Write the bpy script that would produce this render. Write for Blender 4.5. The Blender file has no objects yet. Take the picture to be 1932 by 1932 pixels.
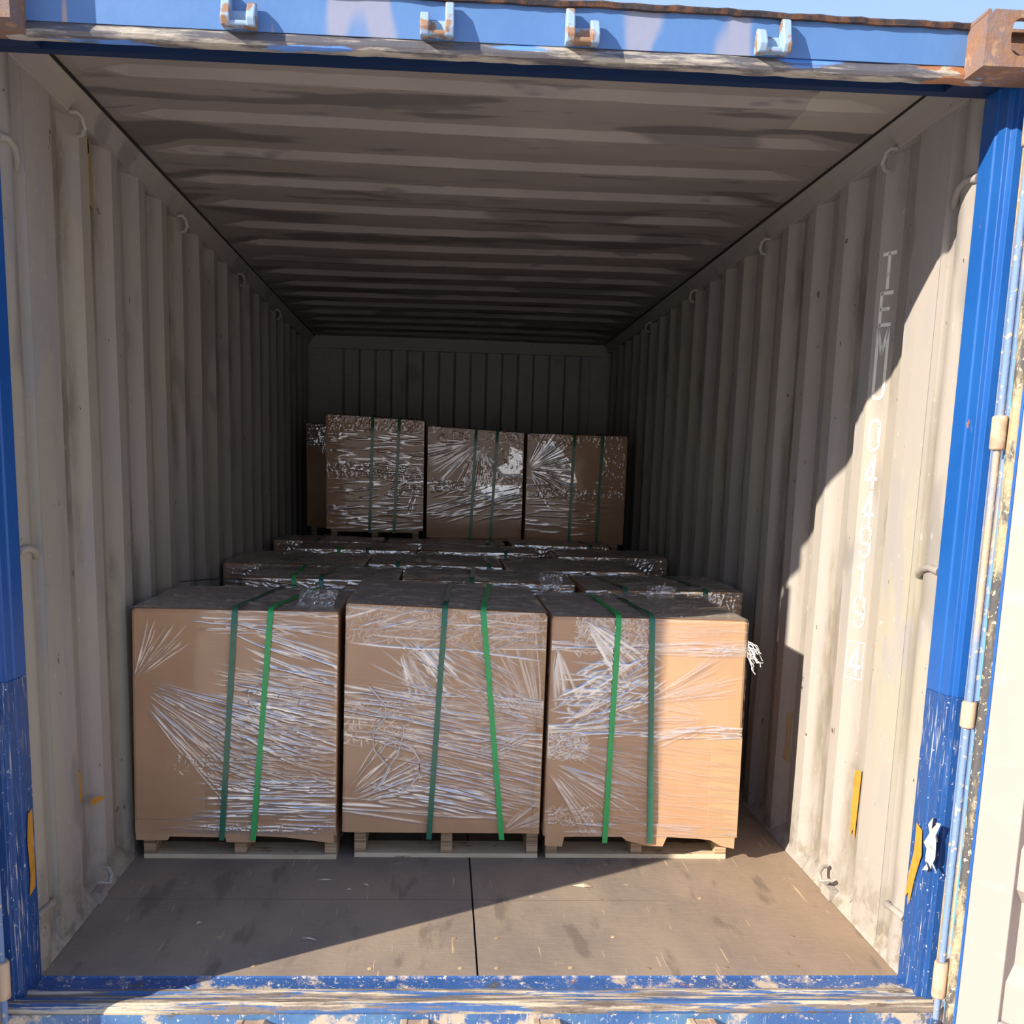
import bpy, bmesh, math, random
import numpy as np
from mathutils import Vector, Matrix, Euler

S = bpy.context.scene
COL = S.collection

# ------------------------------------------------------------ camera, sky, sun
cam_d = bpy.data.cameras.new('camera'); cam = bpy.data.objects.new('camera', cam_d); COL.objects.link(cam)
F_PX, CX, CY = 1847.8, 926.0, 1193.0
cam_d.sensor_fit = 'HORIZONTAL'; cam_d.sensor_width = 36.0; cam_d.lens = F_PX * 36.0 / 1932
cam_d.shift_x = (966 - CX) / 1932; cam_d.shift_y = -(966 - CY) / 1932
cam_d.clip_start = 0.05; cam_d.clip_end = 500
cam.location = (-0.126, -2.481, 1.353); cam.rotation_euler = (1.409, -0.026, -0.049)
S.camera = cam
S.view_settings.view_transform = 'Standard'; S.view_settings.look = 'None'
S.view_settings.gamma = 1.0; S.view_settings.use_curve_mapping = False
S.view_settings.exposure = 0.12

w = bpy.data.worlds.new('sky'); S.world = w; w.use_nodes = True
nt = w.node_tree; nt.nodes.clear()
out = nt.nodes.new('ShaderNodeOutputWorld'); bg = nt.nodes.new('ShaderNodeBackground')
tc = nt.nodes.new('ShaderNodeTexCoord'); sp = nt.nodes.new('ShaderNodeSeparateXYZ'); cr = nt.nodes.new('ShaderNodeValToRGB')
nt.links.new(tc.outputs['Generated'], sp.inputs[0]); nt.links.new(sp.outputs['Z'], cr.inputs[0])
nt.links.new(cr.outputs[0], bg.inputs[0]); nt.links.new(bg.outputs[0], out.inputs[0])
e = cr.color_ramp.elements
e[0].position = 0.0; e[0].color = (.66, .62, .60, 1)
e[1].position = 1.0; e[1].color = (.16, .34, .78, 1)
q = e.new(0.14); q.color = (.62, .68, .78, 1)
q = e.new(0.38); q.color = (.38, .56, .90, 1)
bg.inputs[1].default_value = 1.15

sun_d = bpy.data.lights.new('sun', 'SUN'); sun = bpy.data.objects.new('sun', sun_d); COL.objects.link(sun)
SUN_DIR = Vector((0.866, 0.5, -0.475)).normalized()
sun.rotation_euler = SUN_DIR.to_track_quat('-Z', 'Y').to_euler(); sun.location = (-6, -5, 5)
sun_d.energy = 9.3; sun_d.color = (1.0, 0.90, 0.73); sun_d.angle = math.radians(0.53)

# ------------------------------------------------------------ node helpers
class NT:
    def __init__(s, name, rough=0.6, metal=0.0, spec=0.4):
        s.m = bpy.data.materials.new(name); s.m.use_nodes = True; s.t = s.m.node_tree
        s.b = s.t.nodes['Principled BSDF']; s.b.inputs['Roughness'].default_value = rough
        s.b.inputs['Metallic'].default_value = metal; s.b.inputs['Specular IOR Level'].default_value = spec
        s.tc = s.t.nodes.new('ShaderNodeTexCoord')
    def link(s, a, b): s.t.links.new(a, b)
    def inp(s, sock, v):
        if isinstance(v, bpy.types.NodeSocket): s.link(v, sock)
        else:
            if isinstance(v, (tuple, list)) and len(v) == 3 and sock.type == 'RGBA': v = (*v, 1)
            sock.default_value = v
    def co(s, scale=(1, 1, 1), rot=(0, 0, 0), loc=(0, 0, 0), world=False):
        mp = s.t.nodes.new('ShaderNodeMapping')
        src = s.tc.outputs['Object']
        if world:
            src = s.t.nodes.new('ShaderNodeNewGeometry').outputs['Position']
        s.link(src, mp.inputs[0])
        mp.inputs['Location'].default_value = loc; mp.inputs['Rotation'].default_value = rot; mp.inputs['Scale'].default_value = scale
        return mp.outputs[0]
    def noise(s, v, scale=5, detail=4, rough=0.55, dist=0.0):
        n = s.t.nodes.new('ShaderNodeTexNoise'); s.link(v, n.inputs['Vector'])
        n.inputs['Scale'].default_value = scale; n.inputs['Detail'].default_value = detail
        n.inputs['Roughness'].default_value = rough; n.inputs['Distortion'].default_value = dist
        return n.outputs[0]
    def vor(s, v, scale=5, feat='F1'):
        n = s.t.nodes.new('ShaderNodeTexVoronoi'); s.link(v, n.inputs['Vector']); n.feature = feat
        n.inputs['Scale'].default_value = scale; return n.outputs[0]
    def mask(s, f, a, b):
        n = s.t.nodes.new('ShaderNodeMapRange'); n.clamp = True; n.interpolation_type = 'SMOOTHSTEP'
        s.inp(n.inputs[0], f); n.inputs[1].default_value = a; n.inputs[2].default_value = b
        return n.outputs[0]
    def math(s, op, a, b=0.0):
        n = s.t.nodes.new('ShaderNodeMath'); n.operation = op; s.inp(n.inputs[0], a); s.inp(n.inputs[1], b); return n.outputs[0]
    def mix(s, f, a, b):
        n = s.t.nodes.new('ShaderNodeMix'); n.data_type = 'RGBA'; s.inp(n.inputs[0], f)
        s.inp(n.inputs[6], a); s.inp(n.inputs[7], b); return n.outputs[2]
    def sep(s, v):
        n = s.t.nodes.new('ShaderNodeSeparateXYZ'); s.link(v, n.inputs[0]); return n.outputs
    def bump(s, h, strength=0.3, dist=0.01):
        n = s.t.nodes.new('ShaderNodeBump'); s.link(h, n.inputs['Height']); n.inputs['Strength'].default_value = strength
        n.inputs['Distance'].default_value = dist; s.link(n.outputs[0], s.b.inputs['Normal'])
    def color(s, c): s.inp(s.b.inputs['Base Color'], c)
    def rough(s, c): s.inp(s.b.inputs['Roughness'], c)

M = {}
def mat_wall():
    n = NT('cream_wall_paint', 0.42, spec=0.35)
    P = n.co(world=True); x, y, z = n.sep(P)
    c = n.mix(n.mask(n.noise(n.co((1, 1, .35), world=True), 2.2, 3), .42, .62), (.340, .308, .290), (.350, .320, .268))
    c = n.mix(n.mask(n.noise(n.co((1, 3, .8), loc=(7, 3, 1), world=True), 3.5, 2), .56, .64), c, (.32, .298, .292))
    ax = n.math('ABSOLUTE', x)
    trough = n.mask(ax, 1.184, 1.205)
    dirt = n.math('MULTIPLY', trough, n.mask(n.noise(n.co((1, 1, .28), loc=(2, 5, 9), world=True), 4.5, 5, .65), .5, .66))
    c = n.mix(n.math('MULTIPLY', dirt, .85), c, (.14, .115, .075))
    soot = n.mask(n.noise(n.co((1, 1.4, .7), loc=(12, 4, 2), world=True), 3.1, 2), .60, .70)
    c = n.mix(n.math('MULTIPLY', soot, .45), c, (.14, .135, .14))
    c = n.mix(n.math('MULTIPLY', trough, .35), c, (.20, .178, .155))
    low = n.mask(z, .30, .02)
    c = n.mix(n.math('MULTIPLY', low, n.mask(n.noise(P, 14, 5, .7), .45, .62)), c, (.23, .20, .17))
    chips = n.mask(n.noise(n.co((1, 1, .6), loc=(1, 8, 3), world=True), 38, 2), .735, .75)
    c = n.mix(chips, c, (.13, .09, .07))
    scr = n.mask(n.noise(n.co((9, 1.0, .5), rot=(.5, 0, 0), world=True), 70, 1), .74, .76)
    c = n.mix(n.math('MULTIPLY', scr, .6), c, (.50, .48, .46))
    n.color(c); n.bump(n.noise(P, 9, 3), .25, .006)
    M['wall'] = n.m
def mat_ceiling():
    n = NT('roof_paint', 0.5, spec=0.3)
    P = n.co(world=True); x, y, z = n.sep(P)
    c = n.mix(n.mask(n.noise(P, 1.5, 3), .4, .6), (.29, .253, .235), (.255, .225, .21))
    sm = n.mask(n.noise(n.co((.9, 3.6, 1), loc=(3.3, 1.2, 0), world=True), 1.55, 2.5, .45), .57, .63)
    c = n.mix(n.math('MULTIPLY', sm, .75), c, (.11, .098, .098))
    sm2 = n.mask(n.noise(n.co((1.5, 7, 1), loc=(9.3, 7.2, 0), world=True), 1.9, 3), .62, .67)
    c = n.mix(n.math('MULTIPLY', sm2, .7), c, (.14, .13, .135))
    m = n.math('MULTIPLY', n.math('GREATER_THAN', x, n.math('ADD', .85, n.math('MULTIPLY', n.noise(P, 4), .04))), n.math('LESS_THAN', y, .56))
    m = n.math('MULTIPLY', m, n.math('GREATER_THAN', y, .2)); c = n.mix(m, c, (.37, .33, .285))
    n.color(c); n.bump(n.noise(P, 6, 2), .3, .01); M['ceiling'] = n.m
def mat_floor():
    n = NT('worn_plywood', 0.62, spec=0.3)
    P = n.co(world=True); x, y, z = n.sep(P)
    c = n.mix(n.mask(n.noise(n.co((1, .5, 1), world=True), 3, 5, .6), .35, .65), (.215, .175, .150), (.30, .235, .185))
    grain = n.noise(n.co((1.2, 16, 1), world=True), 9, 4, .7)
    c = n.mix(n.math('MULTIPLY', n.mask(grain, .45, .7), .5), c, (.33, .265, .21))
    c = n.mix(n.math('MULTIPLY', n.mask(x, .55, 1.1), .45), c, (.33, .22, .14))
    dk = n.mask(n.noise(n.co((2.4, .6, 1), loc=(5, 2, 0), world=True), 4.5, 4), .56, .66)
    c = n.mix(n.math('MULTIPLY', dk, .5), c, (.11, .085, .07))
    for rz, lo, sc, th in ((.45, (1, 2, 0), 26, .70), (-.12, (4, 4, 0), 30, .715), (.8, (8, 1, 0), 22, .72)):
        s = n.mask(n.noise(n.co((1, .045, 1), rot=(0, 0, rz), loc=lo, world=True), sc * 3.2, 2, .5), th, th + .03)
        c = n.mix(n.math('MULTIPLY', s, .7), c, (.60, .44, .28))
    sc = n.mask(n.noise(n.co((1, 1.6, 1), loc=(3, 9, 0), world=True), 7, 6, .75), .665, .69)
    c = n.mix(n.math('MULTIPLY', sc, .6), c, (.52, .42, .30))
    n.color(c); n.bump(n.math('ADD', grain, n.noise(P, 40, 3)), .35, .003); M['floor'] = n.m
def mat_blue(name, key, base, base2, wear, rot=0.0, rust=.5, dirt=.0, chalk=None):
    n = NT(name, 0.38, spec=0.5)
    P = n.co(world=True)
    c = n.mix(n.mask(n.noise(P, 3.5, 4), .4, .62), base, base2)
    if chalk:
        ch = n.mask(n.noise(n.co((1, 1, .25), loc=(4, 2, 8), world=True), 3.4, 3), .60, .64)
        c = n.mix(n.math('MULTIPLY', ch, .8), c, chalk)
        dr = n.mask(n.noise(n.co((1, 1, .06), loc=(1, 2, 0), world=True), 17, 2), .685, .72)
        c = n.mix(n.math('MULTIPLY', dr, .7), c, (.45, .30, .22))
    if dirt:
        d = n.mask(n.noise(n.co(loc=(3, 3, 3), world=True), 7, 6, .7), .62 - dirt * .2, .68 - dirt * .15)
        c = n.mix(n.math('MULTIPLY', d, .9), c, (.50, .40, .30))
        d2 = n.mask(n.noise(n.co((1, 1, 1), loc=(9, 3, 5), world=True), 60, 3, .7), .60, .64)
        c = n.mix(n.math('MULTIPLY', d2, .8), c, (.60, .52, .40))
        d3 = n.mask(n.noise(n.co(loc=(6, 3, 3), world=True), 5, 6, .7), .60, .66)
        c = n.mix(n.math('MULTIPLY', d3, .85), c, (.09, .08, .07))
    if wear:
        for ry, sc, th in ((.5, 30, .69), (.62, 18, .70), (-.25, 26, .70), (1.1, 34, .71), (0.02, 44, .70)):
            s = n.mask(n.noise(n.co((1, 1, .05), rot=(ry, ry * .6, 0), loc=(ry, 2, 1), world=True), sc * 6, 2), th - wear * .05, th + .01)
            s = n.math('MULTIPLY', s, n.mask(n.noise(n.co((1, 1, .7), loc=(sc, 1, ry), world=True), 6, 3), .42, .60))
            c = n.mix(n.math('MULTIPLY', s, .85), c, (.50, .48, .48))
        ch = n.mask(n.noise(n.co(loc=(4, 3, 1), world=True), 85, 5, .7), .69 - wear * .05, .71 - wear * .04)
        c = n.mix(ch, c, (.55, .56, .62))
    if rust:
        r = n.mask(n.noise(n.co((1, 1, .5), loc=(2, 9, 7), world=True), 9, 6, .7), .68 - rust * .08, .71 - rust * .06)
        c = n.mix(r, c, (.28, .11, .045))
    n.color(c); n.bump(n.noise(P, 55, 4), .25, .002); M[key] = n.m
def mat_rust():
    n = NT('rusted_steel', 0.75, spec=0.25)
    P = n.co(world=True)
    c = n.mix(n.mask(n.noise(P, 12, 6, .7), .38, .62), (.25, .135, .085), (.20, .145, .14))
    c = n.mix(n.mask(n.noise(n.co(loc=(3, 2, 1), world=True), 26, 5), .56, .66), c, (.33, .21, .135))
    c = n.mix(n.mask(n.noise(n.co(loc=(1, 6, 1), world=True), 20, 5), .64, .68), c, (.16, .34, .62))
    n.color(c); n.bump(n.noise(P, 34, 7, .7), .8, .006); M['rust'] = n.m
    n = NT('dark_rust_rim', 0.8, spec=0.2); P = n.co(world=True)
    n.color(n.mix(n.mask(n.noise(P, 24, 5), .45, .62), (.035, .03, .035), (.11, .055, .035))); n.bump(n.noise(P, 40, 5), .7, .006); M['rim'] = n.m
    n = NT('scuffed_bare_lip', 0.45, spec=0.5); P = n.co(world=True)
    c = n.mix(n.mask(n.noise(n.co((.25, 1, 2.5), world=True), 14, 6, .7), .42, .56), (.38, .34, .29), (.09, .085, .10))
    c = n.mix(n.mask(n.noise(n.co((.3, 1, 3), loc=(5, 1, 1), world=True), 9, 5), .56, .6), c, (.10, .24, .62))
    c = n.mix(n.mask(n.noise(n.co((.5, 1, 1), loc=(5, 5, 1), world=True), 9, 5), .66, .69), c, (.30, .13, .06))
    n.color(c); n.bump(n.noise(P, 45, 5), .5, .003); M['lip'] = n.m
    n = NT('scraped_sill_ridge', 0.6, spec=0.3); P = n.co(world=True)
    c = n.mix(n.mask(n.noise(n.co((.10, 2.2, 1), world=True), 26, 6, .7), .42, .56), (.50, .42, .32), (.17, .135, .115))
    c = n.mix(n.mask(n.noise(n.co((.10, 2.2, 1), loc=(5, 1, 1), world=True), 24, 5, .7), .51, .55), c, (.05, .11, .27))
    c = n.mix(n.mask(n.noise(n.co((.3, 3, 1), loc=(5, 7, 1), world=True), 18, 5, .7), .60, .64), c, (.12, .09, .07))
    n.color(c); n.bump(n.noise(P, 60, 5), .6, .003); M['ridge'] = n.m
    n = NT('dusty_channel', 0.85, spec=0.2); P = n.co(world=True)
    c = n.mix(n.mask(n.noise(n.co((1, 1, .2), world=True), 8, 5), .42, .58), (.40, .31, .22), (.16, .24, .42))
    c = n.mix(n.mask(n.noise(P, 50, 4), .62, .66), c, (.56, .44, .30))
    n.color(c); n.bump(n.noise(P, 50, 5), .6, .005); M['dusty'] = n.m
    n = NT('tan_lug_paint', 0.6, spec=0.3); P = n.co(world=True)
    n.color(n.mix(n.mask(n.noise(P, 16, 4), .5, .6), (.50, .37, .26), (.38, .26, .19))); n.bump(n.noise(P, 30, 4), .4, .003); M['lug'] = n.m
    n = NT('perished_rubber_gasket', 0.8, spec=0.25); P = n.co(world=True)
    c = n.mix(n.mask(n.noise(n.co((1, 1, .35), world=True), 12, 6, .75), .46, .58), (.09, .085, .09), (.38, .31, .20))
    c = n.mix(n.mask(n.noise(P, 90, 3), .60, .64), c, (.55, .46, .32))
    n.color(c); n.bump(n.noise(P, 40, 5), .7, .006); M['gasket'] = n.m
    n = NT('door_panel_paint', 0.5, spec=0.3); P = n.co(world=True)
    c = n.mix(n.mask(n.noise(P, 3, 4), .4, .6), (.335, .285, .275), (.35, .305, .285))
    c = n.mix(n.math('MULTIPLY', n.mask(n.noise(n.co((1, 1, 2), loc=(2, 2, 2), world=True), 7, 5), .58, .72), .5), c, (.42, .38, .37))
    c = n.mix(n.mask(n.noise(n.co((.2, .2, 1), loc=(2, 7, 2), world=True), 40, 3), .74, .76), c, (.35, .18, .10))
    n.color(c); n.bump(n.noise(P, 10, 3), .2, .003); M['door'] = n.m
def mat_cardboard():
    for key, a, b in (('card', (.575, .355, .21), (.53, .32, .19)), ('card_edge', (.44, .26, .14), (.50, .32, .18)), ('card_panel', (.50, .315, .18), (.53, .335, .195)), ('card_dark', (.46, .28, .17), (.42, .26, .155))):
        n = NT('corrugated_cardboard_' + key, 0.8, spec=0.12); P = n.co()
        c = n.mix(n.mask(n.noise(P, 3, 4), .4, .62), a, b)
        fl = n.noise(n.co((1.5, 1.5, 60)), 5, 2)
        c = n.mix(n.math('MULTIPLY', n.mask(fl, .4, .7), .22), c, tuple(v * .82 for v in a))
        n.color(c); n.bump(fl, .12, .002); M[key] = n.m
def mat_misc():
    n = NT('pallet_wood', 0.7, spec=0.2); P = n.co()
    c = n.mix(n.mask(n.noise(n.co((1, 5, 5)), 5, 5), .4, .6), (.66, .55, .40), (.56, .45, .32))
    c = n.mix(n.mask(n.noise(n.co((1, 3, 3), loc=(3, 3, 3)), 9, 4), .64, .68), c, (.34, .24, .16))
    n.color(c); M['wood'] = n.m
    n = NT('laminated_block', 0.75, spec=0.2)
    ly = n.noise(n.co((.6, .6, 90)), 3, 3, .7)
    n.color(n.mix(n.mask(ly, .40, .60), (.55, .40, .25), (.25, .16, .10))); n.bump(ly, .5, .003); M['lam'] = n.m
    for k, c, r in (('strap_green', (.035, .42, .11), .35), ('strap_dark', (.035, .16, .10), .22)):
        n = NT(k, r, spec=0.6); n.color(n.mix(n.mask(n.noise(n.co((1, 1, 1)), 40, 2), .5, .7), c, tuple(v * .85 for v in c))); M[k] = n.m
    for k, c in (('tape', (.50, .235, .035)), ('tape_old', (.32, .22, .12)), ('paper', (.72, .72, .75)), ('letters', (.72, .71, .66)), ('sticker', (.58, .50, .42)), ('tan_label', (.48, .33, .17)), ('chip', (.72, .66, .58))):
        n = NT(k + '_surface', .65, spec=.25); P = n.co()
        n.color(n.mix(n.mask(n.noise(P, 30, 4), .5, .65), c, tuple(v * .82 for v in c))); n.bump(n.noise(P, 30, 3), .4, .002); M[k] = n.m
    n = NT('twisted_film', .3); n.color((.88, .84, .82)); M['curl'] = n.m
    n = NT('black_cord', .5); n.color((.02, .02, .02)); M['cord'] = n.m
    n = NT('dark_gap', .9); n.color((.015, .013, .012)); M['gap'] = n.m
    n = NT('concrete_yard', .9, spec=.2); P = n.co(world=True)
    c = n.mix(n.mask(n.noise(P, .6, 5), .4, .6), (.64, .58, .51), (.58, .53, .47))
    n.color(c); M['yard'] = n.m
def mat_film(key, base, dens, haze, hcol, rough):
    m = bpy.data.materials.new('stretch_film_' + key); m.use_nodes = True; t = m.node_tree; t.nodes.clear()
    o = t.nodes.new('ShaderNodeOutputMaterial'); tr = t.nodes.new('ShaderNodeBsdfTransparent'); gl = t.nodes.new('ShaderNodeBsdfGlossy')
    df = t.nodes.new('ShaderNodeBsdfDiffuse'); m1 = t.nodes.new('ShaderNodeMixShader'); m2 = t.nodes.new('ShaderNodeMixShader')
    at = t.nodes.new('ShaderNodeAttribute'); at.attribute_name = 'gather'; at.attribute_type = 'GEOMETRY'
    def mth(op, a, b):
        n = t.nodes.new('ShaderNodeMath'); n.operation = op; n.use_clamp = True
        for i, v in enumerate((a, b)):
            if isinstance(v, bpy.types.NodeSocket): t.links.new(v, n.inputs[i])
            else: n.inputs[i].default_value = v
        return n.outputs[0]
    fr = t.nodes.new('ShaderNodeLayerWeight'); fr.inputs[0].default_value = .25
    f1 = mth('ADD', mth('ADD', mth('MULTIPLY', at.outputs['Fac'], dens), base), mth('MULTIPLY', mth('MULTIPLY', fr.outputs['Facing'], fr.outputs['Facing']), .12))
    f2 = mth('MULTIPLY', at.outputs['Fac'], haze)
    gl.inputs['Roughness'].default_value = rough; gl.inputs['Color'].default_value = (1, .98, .97, 1)
    tr.inputs[0].default_value = (.97, .96, .95, 1); df.inputs[0].default_value = hcol
    t.links.new(f2, m1.inputs[0]); t.links.new(tr.outputs[0], m1.inputs[1]); t.links.new(df.outputs[0], m1.inputs[2])
    t.links.new(f1, m2.inputs[0]); t.links.new(m1.outputs[0], m2.inputs[1]); t.links.new(gl.outputs[0], m2.inputs[2])
    t.links.new(m2.outputs[0], o.inputs[0]); M[key] = m
mat_wall(); mat_ceiling(); mat_floor(); mat_rust(); mat_cardboard(); mat_misc()
mat_blue('header_blue_paint', 'hblue', (.075, .17, .39), (.09, .19, .42), 0, rust=.25, chalk=(.27, .27, .35))
mat_blue('jamb_blue_paint', 'jblue', (.009, .080, .32), (.012, .09, .34), .0, rust=.12)
mat_blue('scratched_jamb_blue', 'jworn', (.010, .055, .21), (.014, .065, .23), 1.0, rust=.35)
mat_blue('sill_blue_paint', 'sblue', (.022, .075, .24), (.035, .10, .29), .35, rust=.4, dirt=.55)
mat_blue('sill_front_paint', 'sfront', (.07, .17, .34), (.035, .10, .28), .12, rust=.5, dirt=.45)
mat_film('film', .045, .62, .50, (.84, .79, .77, 1), .10)
mat_film('film_top', .12, .35, 1.0, (.46, .415, .385, 1), .16)

# ------------------------------------------------------------ mesh helpers
class MB:
    def __init__(s): s.v = []; s.f = []
    def add(s, vs, fs):
        o = len(s.v); s.v += [tuple(p) for p in vs]; s.f += [tuple(i + o for i in f) for f in fs]; return s
    def box(s, a, b, mtx=None):
        (x0, y0, z0), (x1, y1, z1) = a, b
        vs = [(x0, y0, z0), (x1, y0, z0), (x1, y1, z0), (x0, y1, z0), (x0, y0, z1), (x1, y0, z1), (x1, y1, z1), (x0, y1, z1)]
        if mtx: vs = [mtx @ Vector(p) for p in vs]
        return s.add(vs, [(0, 3, 2, 1), (4, 5, 6, 7), (0, 1, 5, 4), (1, 2, 6, 5), (2, 3, 7, 6), (3, 0, 4, 7)])
    def prism(s, prof, axis, a, b, flip=False):      # closed profile in the two other axes, extruded along axis
        n = len(prof)
        def P(p, t): return {'x': (t, p[0], p[1]), 'y': (p[0], t, p[1]), 'z': (p[0], p[1], t)}[axis]
        vs = [P(p, a) for p in prof] + [P(p, b) for p in prof]
        return s.add(vs, [(i, (i + 1) % n, n + (i + 1) % n, n + i) for i in range(n)] + [tuple(range(n))[::-1], tuple(range(n, 2 * n))])
    def tube(s, pts, r, seg=8, close=True):
        pts = [Vector(p) for p in pts]; n = len(pts); rings = []
        up = Vector((0, 0, 1))
        for i, p in enumerate(pts):
            d = (pts[min(i + 1, n - 1)] - pts[max(i - 1, 0)]).normalized()
            a = d.cross(up); a = d.cross(Vector((1, 0, 0))) if a.length < .1 else a
            a.normalize(); b = d.cross(a).normalized(); rr = r[i] if isinstance(r, (list, tuple)) else r
            rings.append([p + (a * math.cos(2 * math.pi * k / seg) + b * math.sin(2 * math.pi * k / seg)) * rr for k in range(seg)])
        vs = [v for g in rings for v in g]
        fs = [(i * seg + k, i * seg + (k + 1) % seg, (i + 1) * seg + (k + 1) % seg, (i + 1) * seg + k) for i in range(n - 1) for k in range(seg)]
        if close: fs += [tuple(range(seg))[::-1], tuple((n - 1) * seg + k for k in range(seg))]
        return s.add(vs, fs)
    def ribbon(s, pts, wid, th, side):              # flat band along pts, side = width direction
        pts = [Vector(p) for p in pts]; side = Vector(side).normalized(); n = len(pts); vs = []
        for i, p in enumerate(pts):
            d = (pts[min(i + 1, n - 1)] - pts[max(i - 1, 0)]).normalized(); nn = d.cross(side).normalized()
            if nn.length < .5: nn = Vector((0, 0, 1))
            vs += [p - side * wid / 2 - nn * th / 2, p + side * wid / 2 - nn * th / 2, p + side * wid / 2 + nn * th / 2, p - side * wid / 2 + nn * th / 2]
        fs = [(4 * i + k, 4 * i + (k + 1) % 4, 4 * i + 4 + (k + 1) % 4, 4 * i + 4 + k) for i in range(n - 1) for k in range(4)]
        fs += [(3, 2, 1, 0), tuple(4 * (n - 1) + k for k in range(4))]
        return s.add(vs, fs)
    def build(s, name, mat, parent=None, smooth=False, bevel=0, fix=True, off=None):
        me = bpy.data.meshes.new(name)
        vs = s.v if off is None else [(v[0] - off[0], v[1] - off[1], v[2] - off[2]) for v in s.v]
        me.from_pydata(vs, [], s.f); me.update()
        if fix:
            bm = bmesh.new(); bm.from_mesh(me); bmesh.ops.recalc_face_normals(bm, faces=bm.faces); bm.to_mesh(me); bm.free()
        me.materials.append(mat); o = bpy.data.objects.new(name, me); COL.objects.link(o)
        if smooth:
            for p in me.polygons: p.use_smooth = True
            try: me.set_sharp_from_angle(angle=math.radians(40))
            except Exception: pass
        if bevel:
            b = o.modifiers.new('bevel', 'BEVEL'); b.width = bevel; b.segments = 2; b.limit_method = 'ANGLE'
        if parent: o.parent = parent
        return o
def struct(o): o['kind'] = 'structure'; return o
def tag(o, label, cat, group=None):
    o['label'] = label; o['category'] = cat
    if group: o['group'] = group
    return o
def empty(name, loc):
    o = bpy.data.objects.new(name, None); COL.objects.link(o); o.location = loc; o.empty_display_size = .1; return o

# ------------------------------------------------------------ the container shell
L = 5.5; CEIL = 2.372
XI, XO = 1.172, 1.208
def corr_profile(y0=.263, y1=L + .03):
    pts = []; y = y0
    while y < y1 - .01:
        pts += [(y, XI), (y + .07, XI), (y + .138, XO), (y + .208, XO)]; y += .278
    pts = [(p, x) for p, x in pts if p < y1]; pts.append((y1, pts[-1][1]))
    return [(.17, XI)] + pts if False else pts
prof = [(.165, XI + .004)] + corr_profile()
def wall(name, sgn):
    mb = MB(); zs = [-.02, .3, .8, 1.3, 1.8, 2.345]
    n = len(prof); rnd = random.Random(5 if sgn > 0 else 8)
    vs = []
    for z in zs:
        for (y, x) in prof:
            dx = rnd.uniform(-.003, .003) if 0 < z < 2.2 and y > .6 else 0
            vs.append((sgn * (x + dx), y, z))
    outer = [(sgn * (x + .012), y, z) for z in (zs[0], zs[-1]) for (y, x) in prof]
    fs = [(j * n + i, j * n + i + 1, (j + 1) * n + i + 1, (j + 1) * n + i) for j in range(len(zs) - 1) for i in range(n - 1)]
    mb.add(vs, fs)
    k = len(zs) * n
    mb.add(outer, [(i, n + i, n + i + 1, i + 1) for i in range(n - 1)])
    if sgn > 0: mb.f = [f[::-1] for f in mb.f]
    # close the sheet along its edges so light cannot leak
    for i in range(n - 1):
        mb.f.append((i, i + 1, k + i + 1, k + i)); a = (len(zs) - 1) * n; mb.f.append((a + i, a + i + 1, k + n + i + 1, k + n + i))
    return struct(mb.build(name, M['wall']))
wl = wall('wall_left', -1); wr = wall('wall_right', 1)

# roof: stamped cross ribs that fade out before the side rails
nx, per = 28, .328
ys = [-.02]
y = .401 - .328
while y < L:
    ys += [y - .030, y - .006, y + .002, y + .028, y + .150, y + .175]; y += per
ys = sorted(v for v in ys if -.02 <= v <= L) + [L]
def rib(y):
    t = ((y - .401) % per)
    if t < .026: return .0
    if t < .150: return -.0
    if t < .175: return (t - .150) / .025 * .022
    if t > per - .006: return .0 + .0 * t
    if t > per - .030: return .022 * (1 - (t - (per - .030)) / .024)
    return .022
xs = [-1.16, -1.10, -1.05] + list(np.linspace(-.98, .98, nx)) + [1.05, 1.10, 1.16]
vs = []
rr = random.Random(3)
for yy in ys:
    for xx in xs:
        k = 1.0 if abs(xx) <= 1.0 else (.35 if abs(xx) < 1.08 else 0.0)
        vs.append((xx, yy, CEIL + rib(yy) * k + (rr.uniform(-.0015, .0015) if k == 1 else 0) - .004 * math.sin(xx * 2.1 + yy)))
nn = len(xs)
mb = MB().add(vs, [(j * nn + i, (j + 1) * nn + i, (j + 1) * nn + i + 1, j * nn + i + 1) for j in range(len(ys) - 1) for i in range(nn - 1)])
mb.box((-1.2, .02, CEIL + .026), (1.2, L + .03, CEIL + .034))
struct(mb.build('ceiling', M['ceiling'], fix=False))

# floor: two plywood sheets side by side plus a cross joint
mb = MB(); g = .003
mb.box((-1.205, 0, -.028), (-.005 - g, L, 0)); mb.box((-.005 + g, 0, -.028), (1.205, L, 0)); mb.box((-1.2, .0, -.05), (1.2, L, -.029))
fl = struct(mb.build('floor', M['floor']))
mb = MB()
for x, y in ((-.301, .035), (-.066, .215), (-.052, .038), (.059, .215), (.049, .038), (.254, .04), (.405, .223), (.474, .037), (.694, .043), (.41, .483), (.737, .493), (-.62, .05), (-.75, .22), (-.40, .22), (.9, .05), (.95, .23)):
    mb.tube([(x, y, -.002), (x, y, .0012)], .0065, 12)
mb.build('floor_screws', M['lam'], fl)
MB().box((-1.15, .4750, -.001), (.62, .4760, .0003)).build('floor_cross_joint', M['gap'], fl)

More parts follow.
